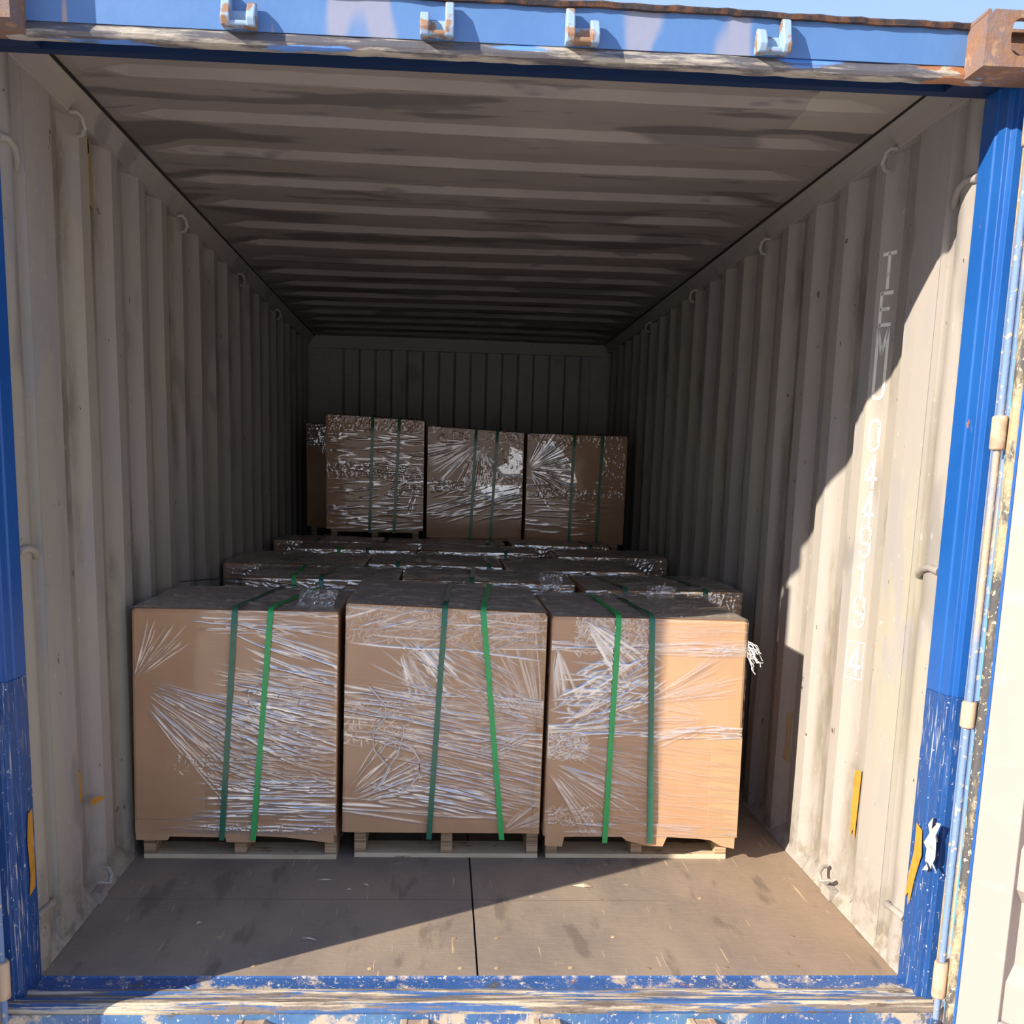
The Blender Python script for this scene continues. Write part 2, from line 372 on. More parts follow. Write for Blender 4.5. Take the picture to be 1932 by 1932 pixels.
# end wall
mb = MB(); px = []; x = -1.03
while x < 1.03:
    px += [(x, L), (x + .105, L), (x + .125, L + .035), (x + .23, L + .035)]; x += .25
px = [(a, b) for a, b in px if a < 1.04] + [(1.04, L)]
n = len(px)
mb.add([(a, b, z) for z in (0, 2.28) for a, b in px], [(i, i + 1, n + i + 1, n + i) for i in range(n - 1)])
mb.box((-1.21, L + .05, -.05), (1.21, L + .06, 2.41))
mb.box((-1.222, L - .02, 0), (-1.03, L + .04, 2.28)); mb.box((1.03, L - .02, 0), (1.222, L + .04, 2.28))
mb.box((-1.222, L - .03, 2.28), (1.222, L + .04, 2.408))
struct(mb.build('wall_back', M['wall']))

# top rails and sloped bottom flanges with lashing rings
def ring(mb, sgn, y, z, down=True, s=1.0):
    x = sgn * 1.166; d = -1 if down else 1
    pts = [(x + sgn * .004, y - .012, z + .012 * s), (x - sgn * .020 * s, y - .012, z + .012 * s), (x - sgn * .034 * s, y - .004, z + d * .006 * s), (x - sgn * .034 * s, y + .010, z + d * .034 * s), (x - sgn * .020 * s, y + .018, z + d * .050 * s), (x - sgn * .002, y + .020, z + d * .052 * s)]
    mb.tube(pts, .0068, 8)
for nm, sgn in (('left', -1), ('right', 1)):
    p = [(sgn * 1.135, 2.395), (sgn * 1.135, CEIL - .006), (sgn * 1.150, CEIL - .022), (sgn * 1.168, 2.318), (sgn * 1.172, 2.306), (sgn * 1.222, 2.306), (sgn * 1.222, 2.395)]
    rail = struct(MB().prism(p, 'y', .0, L).build('trim_5' if sgn < 0 else 'trim_6', M['wall'], bevel=.003))
    MB().prism([(sgn * 1.1355, CEIL - .0075), (sgn * 1.1310, CEIL - .003), (sgn * 1.1355, CEIL + .010)], 'y', .0, L - .03).build('seam_sealant', M['gap'], rail)
    for y in (.485, 1.6, 2.735, 3.85):
        m2 = MB(); ring(m2, sgn, y, 2.296, s=.8); m2.build('lashing_ring', M['wall'], rail, smooth=True)
    # flange: follows the corrugation foot
    mb = MB(); pr = [(.0, XI + .03), (.166, XI + .03), (.167, XI + .004)] + [(y, x) for y, x in prof[1:]]
    n = len(pr)
    mb.add([(sgn * (XI - .006), y, .0015) for y, x in pr] + [(sgn * (x + .001), y, .012 + (x - XI) * 1.6) for y, x in pr], [(i, i + 1, n + i + 1, n + i) for i in range(n - 1)])
    base = struct(mb.build('baseboard_left' if sgn < 0 else 'baseboard_right', M['wall']))
    for y in (.46 if sgn < 0 else .50, 1.58, 2.7):
        m2 = MB(); ring(m2, sgn, y, .055, False, .9); m2.box((min(sgn * 1.158, sgn * 1.185), y - .03, .002), (max(sgn * 1.158, sgn * 1.185), y + .04, .038))
        m2.build('lashing_ring', M['wall'], base, smooth=True)

# rear corner posts
for nm, sgn in (('left', -1), ('right', 1)):
    # inner post strip: groove then rounded ridge, painted cream
    pr = [(.20, 1.176), (.166, 1.176), (.163, 1.194), (.118, 1.194), (.100, 1.181), (.085, 1.172), (.066, 1.167), (.045, 1.166), (.022, 1.170), (.0, 1.171), (.0, 1.225), (.20, 1.225)]
    post = struct(MB().prism([(sgn * x, y) for y, x in pr], 'z', -.03, 2.31).build('trim_3' if sgn < 0 else 'trim_4', M['wall'], smooth=True))
    # blue door jamb with a pressed crease, step and outer channel
    pj = [(.0, 1.166), (-.060, 1.167), (-.066, 1.171), (-.100, 1.172), (-.103, 1.184), (-.120, 1.186), (-.122, 1.205), (.0, 1.205)]
    MB().prism([(sgn * x, y) for y, x in pj], 'z', .82, 2.29).build('upper_jamb', M['jblue'], post, bevel=.002)
    MB().prism([(sgn * x, y) for y, x in pj], 'z', -.03, .82).build('lower_jamb', M['jworn'], post, bevel=.002)
    pc = [(.0, 1.205), (-.122, 1.205), (-.1225, 1.212), (-.128, 1.2125), (-.128, 1.232), (-.150, 1.236), (-.150, 1.262), (.0, 1.262)]
    MB().prism([(sgn * x, y) for y, x in pc], 'z', -.16, 2.29).build('outer_channel', M['dusty'], post, bevel=.002)
    for z in (2.09, 1.125, .163):
        xg = sgn * 1.196
        MB().tube([(xg, .155, z - .022), (sgn * 1.180, .125, z - .012), (sgn * 1.164, .075, z + .004), (sgn * 1.163, .035, z + .010), (sgn * 1.172, .002, z + .004)], [.010, .011, .010, .009, .012], 10).build('lashing_bar', M['wall'], post, smooth=True)
    for z0, z1 in ((2.11, 2.205), (1.436, 1.516), (.76, .827), (.04, .139)):
        m2 = MB(); xc = sgn * 1.184; yc = -.186
        m2.tube([(xc, yc, z0), (xc, yc, z0 + .004), (xc, yc, z1 - .004), (xc, yc, z1)], [.015, .018, .018, .015], 18)
        m2.box((min(xc, sgn * 1.245), yc + .002, z0 + .006), (max(xc, sgn * 1.245), -.155, z1 - .006))
        m2.build('hinge_lug', M['lug'], post, smooth=True, bevel=.002)
    m2 = MB().tube([(sgn * 1.184, -.186, -.02), (sgn * 1.184, -.186, 2.23)], .0085, 12)
    m2.build('hinge_pin', M['dusty'], post, smooth=True)

n_ = NT('navy_stop_paint', .5); n_.color((.006, .022, .075)); M['navy'] = n_.m
# door header with lip, rim, cam keepers and corner castings
hp = [(-.150, 2.284), (-.151, 2.366), (-.03, 2.366), (-.03, 2.305), (-.10, 2.289)]
header = struct(MB().prism(hp, 'x', -1.055, 1.055).build('trim_1', M['hblue']))
MB().prism([(-.0, 2.274), (-.028, 2.274), (-.030, 2.39), (.0, 2.39)], 'x', -1.21, 1.21).build('stop_plate', M['navy'], header)
lipp = [(-.150, 2.280), (-.154, 2.272), (-.157, 2.264), (-.154, 2.256), (-.146, 2.252), (-.128, 2.252), (-.122, 2.262), (-.118, 2.282), (-.118, 2.290), (-.14, 2.290)]
mb = MB(); N = 60; rr = random.Random(2)
n = len(lipp); rings = []
for i in range(N + 1):
    x = -1.08 + 2.16 * i / N; dz = rr.uniform(-.0015, .0015); dy = rr.uniform(-.001, .001)
    rings += [(x, a + dy, b + dz) for a, b in lipp]
mb.add(rings, [(i * n + k, i * n + (k + 1) % n, (i + 1) * n + (k + 1) % n, (i + 1) * n + k) for i in range(N) for k in range(n)] + [tuple(range(n)), tuple(N * n + k for k in range(n))])
mb.build('header_lip', M['lip'], header, smooth=True)
mb = MB(); rings = []; N = 90; rp = [(-.161, 2.362), (-.163, 2.371), (-.155, 2.377), (-.03, 2.379), (-.03, 2.363)]; n = 5
dz = 0
for i in range(N + 1):
    x = -1.04 + 2.08 * i / N; dz = dz * .7 + rr.uniform(-.0016, .0016)
    if x > .5: dz -= .0012
    rings += [(x, a + rr.uniform(-.002, .002) * (j < 3), b + dz * (j < 3)) for j, (a, b) in enumerate(rp)]
mb.add(rings, [(i * n + k, i * n + (k + 1) % n, (i + 1) * n + (k + 1) % n, (i + 1) * n + k) for i in range(N) for k in range(n)] + [tuple(range(n)), tuple(N * n + k for k in range(n))])
mb.build('top_rim', M['rim'], header, smooth=True)
def keeper(parent, x, z, horn, mat, up=1):
    """door-bar keeper: a U block with two cheeks, one of them rising into a horn"""
    Y = -.150; w = .066; mb = MB()
    def cheek(cx, tall, t=.019):
        zz = .030 if not tall else .052
        p = [(Y, z - up * .022), (Y - .036, z - up * .026), (Y - .044, z - up * .010), (Y - .036, z + up * .006), (Y - .026, z + up * (zz - .008)), (Y - .012, z + up * zz), (Y, z + up * (zz - .012))]
        mb.prism(p, 'x', cx - t / 2, cx + t / 2)
    cheek(x - w / 2 + .006, horn < 0); cheek(x + w / 2 - .006, horn > 0)
    mb.prism([(Y, z - up * .020), (Y - .034, z - up * .024), (Y - .036, z - up * .015), (Y - .012, z - up * .008), (Y - .008, z + up * .014), (Y, z + up * .018)], 'x', x - w / 2, x + w / 2)
    return mb.build('cam_keeper', mat, parent, bevel=.003)
n_ = NT('chalky_keeper_paint', .55); P_ = n_.co(world=True)
n_.color(n_.mix(n_.mask(n_.noise(P_, 22, 5), .52, .58), (.25, .36, .52), (.27, .16, .10))); n_.bump(n_.noise(P_, 40, 4), .5, .003); M['keeper'] = n_.m
for x, h in ((-.578, -1), (-.154, 1), (.163, -1), (.587, 1)): keeper(header, x, 2.306, h, M['keeper'])
def casting(parent, sgn, z0, z1, name='corner_casting'):
    """hollow corner casting with an oval slot in its front and side walls"""
    xi, xo = 1.033, 1.215; y0, y1 = -.235, -.125; mb = MB()
    cx, cz = (xi + xo) / 2 - .008, (z0 + z1) / 2 + .004; rx, rz = .027, .037 * (z1 - z0) / .11
    K = 24; per_ = []
    for k in range(K):
        a = 2 * math.pi * k / K; ca, sa = math.cos(a), math.sin(a); q = 1 / max(abs(ca), abs(sa))
        ix = cx + rx * math.copysign(abs(ca) ** .8, ca); iz = cz + rz * math.copysign(abs(sa) ** .6, sa)
        tx = min((xo - cx) / ca if ca > 1e-6 else 9, (xi - cx) / ca if ca < -1e-6 else 9, (z1 - cz) / sa if sa > 1e-6 else 9, (z0 - cz) / sa if sa < -1e-6 else 9)
        per_.append(((ix, iz), (cx + ca * tx, cz + sa * tx)))
    # snap corners
    outer = [list(o) for _, o in per_]
    for c in ((xi, z0), (xi, z1), (xo, z0), (xo, z1)):
        j = min(range(K), key=lambda k: (outer[k][0] - c[0]) ** 2 + (outer[k][1] - c[1]) ** 2); outer[j] = list(c)
    v = []
    for k in range(K):
        (ix, iz) = per_[k][0]; ox, oz = outer[k]
        v += [(sgn * ox, y0, oz), (sgn * ix, y0, iz), (sgn * ix, y0 + .018, iz)]
    fs = []
    for k in range(K):
        a, b = 3 * k, 3 * ((k + 1) % K); fs += [(a, b, b + 1, a + 1), (a + 1, b + 1, b + 2, a + 2)]
    mb.add(v, fs)
    kk = iter([.0003 * i for i in range(20)])
    def bx(a, b):
        a = (a[0], max(a[1], y0 + .0012), a[2]); k_ = next(kk); a = tuple(v + k_ for v in a); b = tuple(v - k_ for v in b); mb.box((min(sgn * a[0], sgn * b[0]), a[1], a[2]), (max(sgn * a[0], sgn * b[0]), b[1], b[2]))
    bx((xi, y0, z0), (xo, y1, z0 + .008)); bx((xi, y0, z1 - .008), (xi + .05, y1, z1)); bx((xi, y0 + .085, z1 - .008), (xo, y1, z1))
    bx((xo - .02, y0, z1 - .008), (xo, y1, z1)); bx((xi, y0, z0), (xi + .014, y1, z1)); bx((xo - .014, y0, z0), (xo, y0 + .05, z1)); bx((xo - .014, y0 + .085, z0), (xo, y1, z1)); bx((xi, y1 - .01, z0), (xo, y1, z1))
    return mb.build(name, M['rust'], parent)
casting(header, 1, 2.254, 2.368); casting(header, -1, 2.254, 2.450)
for sgn in (-1, 1):
    mb = MB().box((min(sgn * 1.05, sgn * 1.225), -.124, 2.273), (max(sgn * 1.05, sgn * 1.225), -.032, 2.36)); mb.build('post_cap', M['navy'], header)

# sill
sp_ = [(.0, -.0005), (-.004, -.006), (-.050, -.009), (-.060, -.009), (-.066, -.002), (-.078, -.001), (-.084, -.006), (-.100, -.008), (-.106, -.003), (-.128, -.003), (-.140, -.010), (-.146, -.022), (-.148, -.055), (-.0, -.055)]
sill = struct(MB().prism(sp_[:4] + [(-.060, -.055), (0, -.055)], 'x', -1.171, 1.171).build('trim_2', M['sblue'], bevel=.001))
MB().prism([(-.0601, -.009)] + sp_[4:-1] + [(-.0601, -.055)], 'x', -1.205, 1.205).build('sill_ridges', M['ridge'], sill, bevel=.0015)
MB().prism([(-.1495, -.026), (-.1495, -.165), (-.0, -.165), (-.0, -.056), (-.147, -.056)], 'x', -1.21, 1.21).build('sill_front_plate', M['sfront'], sill)
for x, h in ((-.586, -1), (-.171, 1), (.168, -1), (.573, 1)): keeper(sill, x, -.060, h, M['lug'], up=-1)
mb = MB(); rr = random.Random(9)
for sgn in (1, -1):      # dirt heaps packed into the jamb foot
    for k in range(9):
        cx, cy = sgn * rr.uniform(1.205, 1.26), rr.uniform(-.15, -.05); r = rr.uniform(.008, .02)
        mb.tube([(cx, cy, -.01), (cx, cy, .004), (cx + .003, cy, .008)], [r, r * .7, r * .1], 7)
mb.build('caked_dirt', M['dusty'], sill, smooth=True)
mb = MB()
for sgn in (1, -1): mb.box((min(sgn * 1.207, sgn * 1.25), -.22, -.04), (max(sgn * 1.207, sgn * 1.25), -.05, -.004))
mb.build('post_foot', M['dusty'], sill, bevel=.006)

# ------------------------------------------------------------ doors
def door(name, corner, d, sgn, full):
    """leaf in its own frame: u runs away from the hinge, w is the inner normal, z up"""
    u = Vector((d[0], d[1], 0)).normalized(); wv = Vector((-u.y, u.x, 0)) * sgn
    mtx = Matrix(((u.x, wv.x, 0, corner[0]), (u.y, wv.y, 0, corner[1]), (0, 0, 1, 0), (0, 0, 0, 1)))
    Z0, Z1, W = -.045, 2.25, 1.14
    T = lambda mb: MB().add([mtx @ Vector(v) for v in mb.v], mb.f)
    fr = MB()
    fr.box((.0, -.055, Z0), (.105, .0, Z1)); fr.box((W - .1, -.055, Z0), (W, 0, Z1)); fr.box((.105, -.055, Z0), (W - .1, 0, Z0 + .10)); fr.box((.105, -.055, Z1 - .10), (W - .1, 0, Z1))
    o = struct(T(fr).build(name, M['door'], bevel=.003))
    # horizontally pressed panel
    mb = MB(); pz = []; z = Z0 + .10
    while z < Z1 - .10:
        pz += [(z, -.016), (z + .10, -.016), (z + .14, -.046), (z + .30, -.046), (z + .34, -.016)]; z += .34
    pz = [(a, b) for a, b in pz if a < Z1 - .1] + [(Z1 - .1, -.016)]; n = len(pz)
    mb.add([(x, b, a) for x in (.105, W - .1) for a, b in pz], [(i, i + 1, n + i + 1, n + i) for i in range(n - 1)])
    mb.box((.105, -.055, Z0 + .1), (W - .1, -.050, Z1 - .1))
    T(mb).build('pressed_panel', M['door'], o)
    # blue flange of the hinge edge, gasket on it
    mb = MB().box((-.006, -.052, Z0), (.0005, .001, Z1)); T(mb).build('edge_flange', M['jblue'], o)
    mb = MB(); gp = [(-.006, -.052), (-.030, -.050), (-.036, -.030), (-.034, -.006), (-.022, .004), (-.012, .0), (-.006, -.006)]
    N = 40; rr = random.Random(4); n = len(gp); ring_ = []
    for i in range(N + 1):
        z = Z0 - .01 + (Z1 - Z0 + .02) * i / N; dx = rr.uniform(-.0015, .0015)
        ring_ += [(a + dx, b, z) for a, b in gp]
    mb.add(ring_, [(i * n + k, i * n + (k + 1) % n, (i + 1) * n + (k + 1) % n, (i + 1) * n + k) for i in range(N) for k in range(n)] + [tuple(range(n)), tuple(N * n + k for k in range(n))])
    T(mb).build('gasket', M['gasket'], o, smooth=True)
    for z0, z1 in ((1.52, 2.105), (.83, 1.43), (.145, .755), (-.03, .035)):
        mb = MB().box((-.046, -.060, z0), (-.034, -.020, z1)); T(mb).build('hinge_blade', M['hinge'], o, bevel=.002)
    return o
n_ = NT('hinge_blade_paint', .45); P_ = n_.co(world=True)
c_ = n_.mix(n_.mask(n_.noise(n_.co((1, 1, .3), world=True), 4, 5), .52, .60), (.10, .30, .62), (.16, .18, .20))
n_.color(n_.mix(n_.mask(n_.noise(n_.co((1, 1, .2), loc=(3, 3, 3), world=True), 6, 5), .60, .64), c_, (.42, .22, .09))); M['hinge'] = n_.m
door('door_1', (1.207, -.236), (.5, -.866), -1, True)
door('door_2', (-1.218, -.288), (-.93, -.36), 1, True)

# ground outside
struct(MB().box((-40, -60, -.30), (40, 40, -.166)).build('floor_yard', M['yard']))

# ------------------------------------------------------------ painted container number on the right wall (flat marks, built in the wall's slope)
def stroke_char(ch):
    A = []
    def arc(cx, cy, rx, ry, a0, a1, n=8): return [(cx + rx * math.cos(math.radians(a0 + (a1 - a0) * i / n)), cy + ry * math.sin(math.radians(a0 + (a1 - a0) * i / n))) for i in range(n + 1)]
    if ch == 'T': A = [[(0, .95), (1, .95)], [(.5, .95), (.5, 0)]]
    if ch == 'E': A = [[(1, .95), (.1, .95), (.1, .05), (1, .05)], [(.1, .5), (.8, .5)]]
    if ch == 'M': A = [[(.06, 0), (.06, 1), (.5, .3), (.94, 1), (.94, 0)]]
    if ch == 'U': A = [[(.06, 1), (.06, .2)] + arc(.5, .2, .44, .16, 180, 360) + [(.94, 1)]]
    if ch == '0': A = [arc(.5, .78, .42, .18, 0, 180) + arc(.5, .22, .42, .18, 180, 360) + [(.92, .78)]]
    if ch == '4': A = [[(.70, 0), (.70, 1), (.04, .28), (1, .28)]]
    if ch == '9': A = [[(.92, .75)] + arc(.5, .80, .42, .17, 0, 180) + arc(.5, .60, .42, .17, 180, 360) + [(.92, .80), (.92, .2)] + arc(.5, .2, .42, .16, 0, -170)]
    if ch == '1': A = [[(.15, .8), (.55, 1), (.55, 0)]]
    return A
def lettering():
    mb = MB(); yc, wd = .509, .052
    # slope face runs (XO,.471)->(XI,.541)
    a = Vector((XO, .471, 0)); b = Vector((XI, .541, 0)); t = (b - a).normalized(); nrm = Vector((-t.y, t.x, 0)); nrm = -nrm if nrm.x > 0 else nrm
    mid = (a + b) / 2 + nrm * .0008
    # seen from the door the reading direction runs from deeper (left) to nearer (right)
    def P(u, z): return mid - t * (u - .5) * wd + Vector((0, 0, z))
    def seg(p, q, th=.0105):
        d = Vector((q[0] - p[0], q[1] - p[1])); l = d.length
        if l < 1e-6: return
        d /= l; nn = Vector((-d.y, d.x)) * th / 2; e = d * th * .3
        pts = [(p[0] - e.x + nn.x, p[1] - e.y + nn.y), (q[0] + e.x + nn.x, q[1] + e.y + nn.y), (q[0] + e.x - nn.x, q[1] + e.y - nn.y), (p[0] - e.x - nn.x, p[1] - e.y - nn.y)]
        f = [P(x / wd + .5, z) for x, z in pts]; g2 = [v + nrm * .0003 for v in f]
        mb.add(f + g2, [(0, 1, 2, 3), (7, 6, 5, 4), (0, 4, 5, 1), (1, 5, 6, 2), (2, 6, 7, 3), (3, 7, 4, 0)])
    rows = [('T', 2.030, 1.926), ('E', 1.917, 1.815), ('M', 1.808, 1.706), ('U', 1.700, 1.601), ('0', 1.544, 1.447), ('4', 1.434, 1.337), ('4', 1.324, 1.227), ('9', 1.219, 1.122), ('1', 1.106, 1.012), ('9', 1.001, .902), ('4', .842, .752)]
    for ch, z1, z0 in rows:
        ww = wd * (.62 if ch in '1' else .80)
        for ln in stroke_char(ch):
            pp = [((x - .5) * ww, z0 + y * (z1 - z0)) for x, y in ln]
            for i in range(len(pp) - 1): seg(pp[i], pp[i + 1])
    bx_ = [(-.031, .738), (.031, .738), (.031, .855), (-.031, .855), (-.031, .738)]
    for i in range(4): seg(bx_[i], bx_[i + 1], .0035)
    return mb
lettering().build('painted_number', M['letters'], wr)

# ------------------------------------------------------------ stretch-film field: real creases raised on a fine grid
class Film:
    def __init__(s, W, H, step, seed):
        s.W, s.H = W, H; s.nx = int(W / step) + 1; s.nz = int(H / step) + 1; s.st = step
        s.h = np.zeros((s.nz, s.nx), np.float32); s.g = np.zeros((s.nz, s.nx), np.float32)
        s.u = np.linspace(0, W, s.nx); s.v = np.linspace(0, H, s.nz); s.r = random.Random(seed); s.rs = np.random.RandomState(seed)
    def line(s, a, b, wid, h, g, bend=0.0):
        (u0, v0), (u1, v1) = a, b; L_ = math.hypot(u1 - u0, v1 - v0)
        if L_ < .01: return
        m = wid * 4 + abs(bend)
        i0, i1 = np.searchsorted(s.u, [min(u0, u1) - m, max(u0, u1) + m]); j0, j1 = np.searchsorted(s.v, [min(v0, v1) - m, max(v0, v1) + m])
        if i1 <= i0 or j1 <= j0: return
        U, V = np.meshgrid(s.u[i0:i1], s.v[j0:j1]); dx, dy = (u1 - u0) / L_, (v1 - v0) / L_
        t = ((U - u0) * dx + (V - v0) * dy) / L_; p = -(U - u0) * dy + (V - v0) * dx - bend * 4 * t * (1 - t)
        tap = np.clip(np.minimum(t, 1 - t) * 5, 0, 1); tap = np.where((t < 0) | (t > 1), 0, tap)
        ww = wid * (.45 + .55 * tap); k = np.exp(-(p / ww) ** 2) * tap
        s.h[j0:j1, i0:i1] += (h * k).astype(np.float32)
        s.g[j0:j1, i0:i1] = np.maximum(s.g[j0:j1, i0:i1], (g * k).astype(np.float32))
    def fan(s, c, a0, a1, n, r0, r1, g=(.2, .8), wid=(.0018, .004), h=(.0006, .002)):
        R = s.r
        for i in range(n):
            a = math.radians(R.uniform(a0, a1)); q0 = R.uniform(*r0); q1 = q0 + R.uniform(*r1)
            s.line((c[0] + math.cos(a) * q0, c[1] + math.sin(a) * q0), (c[0] + math.cos(a) * q1, c[1] + math.sin(a) * q1), R.uniform(*wid), R.uniform(*h), R.uniform(*g) ** 1.5, R.uniform(-.006, .006))
    def band(s, u, v, n, ang, ln, g=(.2, .9), wid=(.0018, .004), h=(.0006, .002), bend=.006):
        R = s.r
        for i in range(n):
            a = math.radians(R.uniform(*ang)); l = R.uniform(*ln); cu, cv = R.uniform(*u), R.uniform(*v)
            s.line((cu - math.cos(a) * l / 2, cv - math.sin(a) * l / 2), (cu + math.cos(a) * l / 2, cv + math.sin(a) * l / 2), R.uniform(*wid), R.uniform(*h), R.uniform(*g) ** 1.5, R.uniform(-bend, bend))
    def crumple(s, u, v, n, g=(.2, .8), sz=(.01, .05), h=(.0008, .003), wid=(.0016, .004)):
        k = .55 if s.st < .003 else 1
        s.band(u, v, int(n * (1.7 if k < 1 else 1)), (-90, 90), (sz[0] * .6, sz[1] * .8), (g[0] * .7, g[1] * .8), (wid[0] * .75, wid[1] * k), (h[0] * k, h[1] * k), .004)
    def patch(s, poly, g):
        U, V = np.meshgrid(s.u, s.v); ins = np.zeros(U.shape, bool); n = len(poly)
        for i in range(n):
            (x0, y0), (x1, y1) = poly[i], poly[(i + 1) % n]
            c = ((y0 > V) != (y1 > V)) & (U < (x1 - x0) * (V - y0) / (y1 - y0 + 1e-9) + x0); ins ^= c
        s.g = np.where(ins, np.maximum(s.g, g), s.g)
    def soft(s, amp=.0015):
        for k in (4, 9):
            a = s.rs.rand(k, k + 2).astype(np.float32) - .5
            iv = np.linspace(0, k - 1.001, s.nz); iu = np.linspace(0, k + .999, s.nx); i, j = iv.astype(int), iu.astype(int); fi, fj = (iv - i)[:, None], (iu - j)[None]
            fi = fi * fi * (3 - 2 * fi); fj = fj * fj * (3 - 2 * fj)
            s.h += amp * 4 / k * ((a[i][:, j] * (1 - fj) + a[i][:, j + 1] * fj) * (1 - fi) + (a[i + 1][:, j] * (1 - fj) + a[i + 1][:, j + 1] * fj) * fi)

def film_grid(name, F, P00, P10, P11, P01, nrm, off, parent, root, mat, extra=None):
    P00, P10, P11, P01 = [np.array(p, float) for p in (P00, P10, P11, P01)]
    uu = (F.u / F.W)[None, :, None]; vv = (F.v / F.H)[:, None, None]
    B = (P00 * (1 - uu) + P10 * uu) * (1 - vv) + (P01 * (1 - uu) + P11 * uu) * vv
    edge = np.minimum(np.minimum(F.u / F.W, 1 - F.u / F.W)[None] / .02, (np.minimum(F.v / F.H, 1 - F.v / F.H) / .02)[:, None]).clip(0, 1)
    B = B + (off + F.h * (.3 + .7 * edge))[..., None] * np.array(nrm, float) - np.array(root)
    co = B.reshape(-1, 3).astype(np.float32); nz, nx = F.nz, F.nx
    idx = np.arange(nz * nx).reshape(nz, nx)
    f = np.stack([idx[:-1, :-1], idx[:-1, 1:], idx[1:, 1:], idx[1:, :-1]], -1).reshape(-1, 4)
    g = F.g.reshape(-1)
    if extra is not None:
        ec, ef = extra; ec = np.array(ec, np.float32).reshape(-1, 3) - np.array(root, np.float32); k = len(co)
        co = np.vstack([co, ec]); f = np.vstack([f, np.array(ef) + k]); g = np.concatenate([g, np.full(len(ec), .8, np.float32)])
    me = bpy.data.meshes.new(name); me.vertices.add(len(co)); me.vertices.foreach_set('co', co.reshape(-1).astype(np.float32))
    me.loops.add(f.size); me.loops.foreach_set('vertex_index', f.reshape(-1).astype(np.int32))
    me.polygons.add(len(f)); me.polygons.foreach_set('loop_start', np.arange(0, f.size, 4, dtype=np.int32))
    me.polygons.foreach_set('use_smooth', np.ones(len(f), bool)); me.update(calc_edges=True)
    if extra is not None:
        me.materials.append(mat); me.materials.append(M['curl']); mi = np.zeros(len(f), np.int32); mi[-len(ef):] = 1; me.polygons.foreach_set('material_index', mi)
    a = me.attributes.new('gather', 'FLOAT', 'POINT'); a.data.foreach_set('value', g.astype(np.float32))
    
    if extra is None: me.materials.append(mat)
    o = bpy.data.objects.new(name, me); COL.objects.link(o); o.parent = parent
    return o

def quad(c, u, v):     # c = bl, br, tr, tl of (x,z)
    bl, br, tr, tl = c
    return ((bl[0] * (1 - u) + br[0] * u) * (1 - v) + (tl[0] * (1 - u) + tr[0] * u) * v, (bl[1] * (1 - u) + br[1] * u) * (1 - v) + (tl[1] * (1 - u) + tr[1] * u) * v)

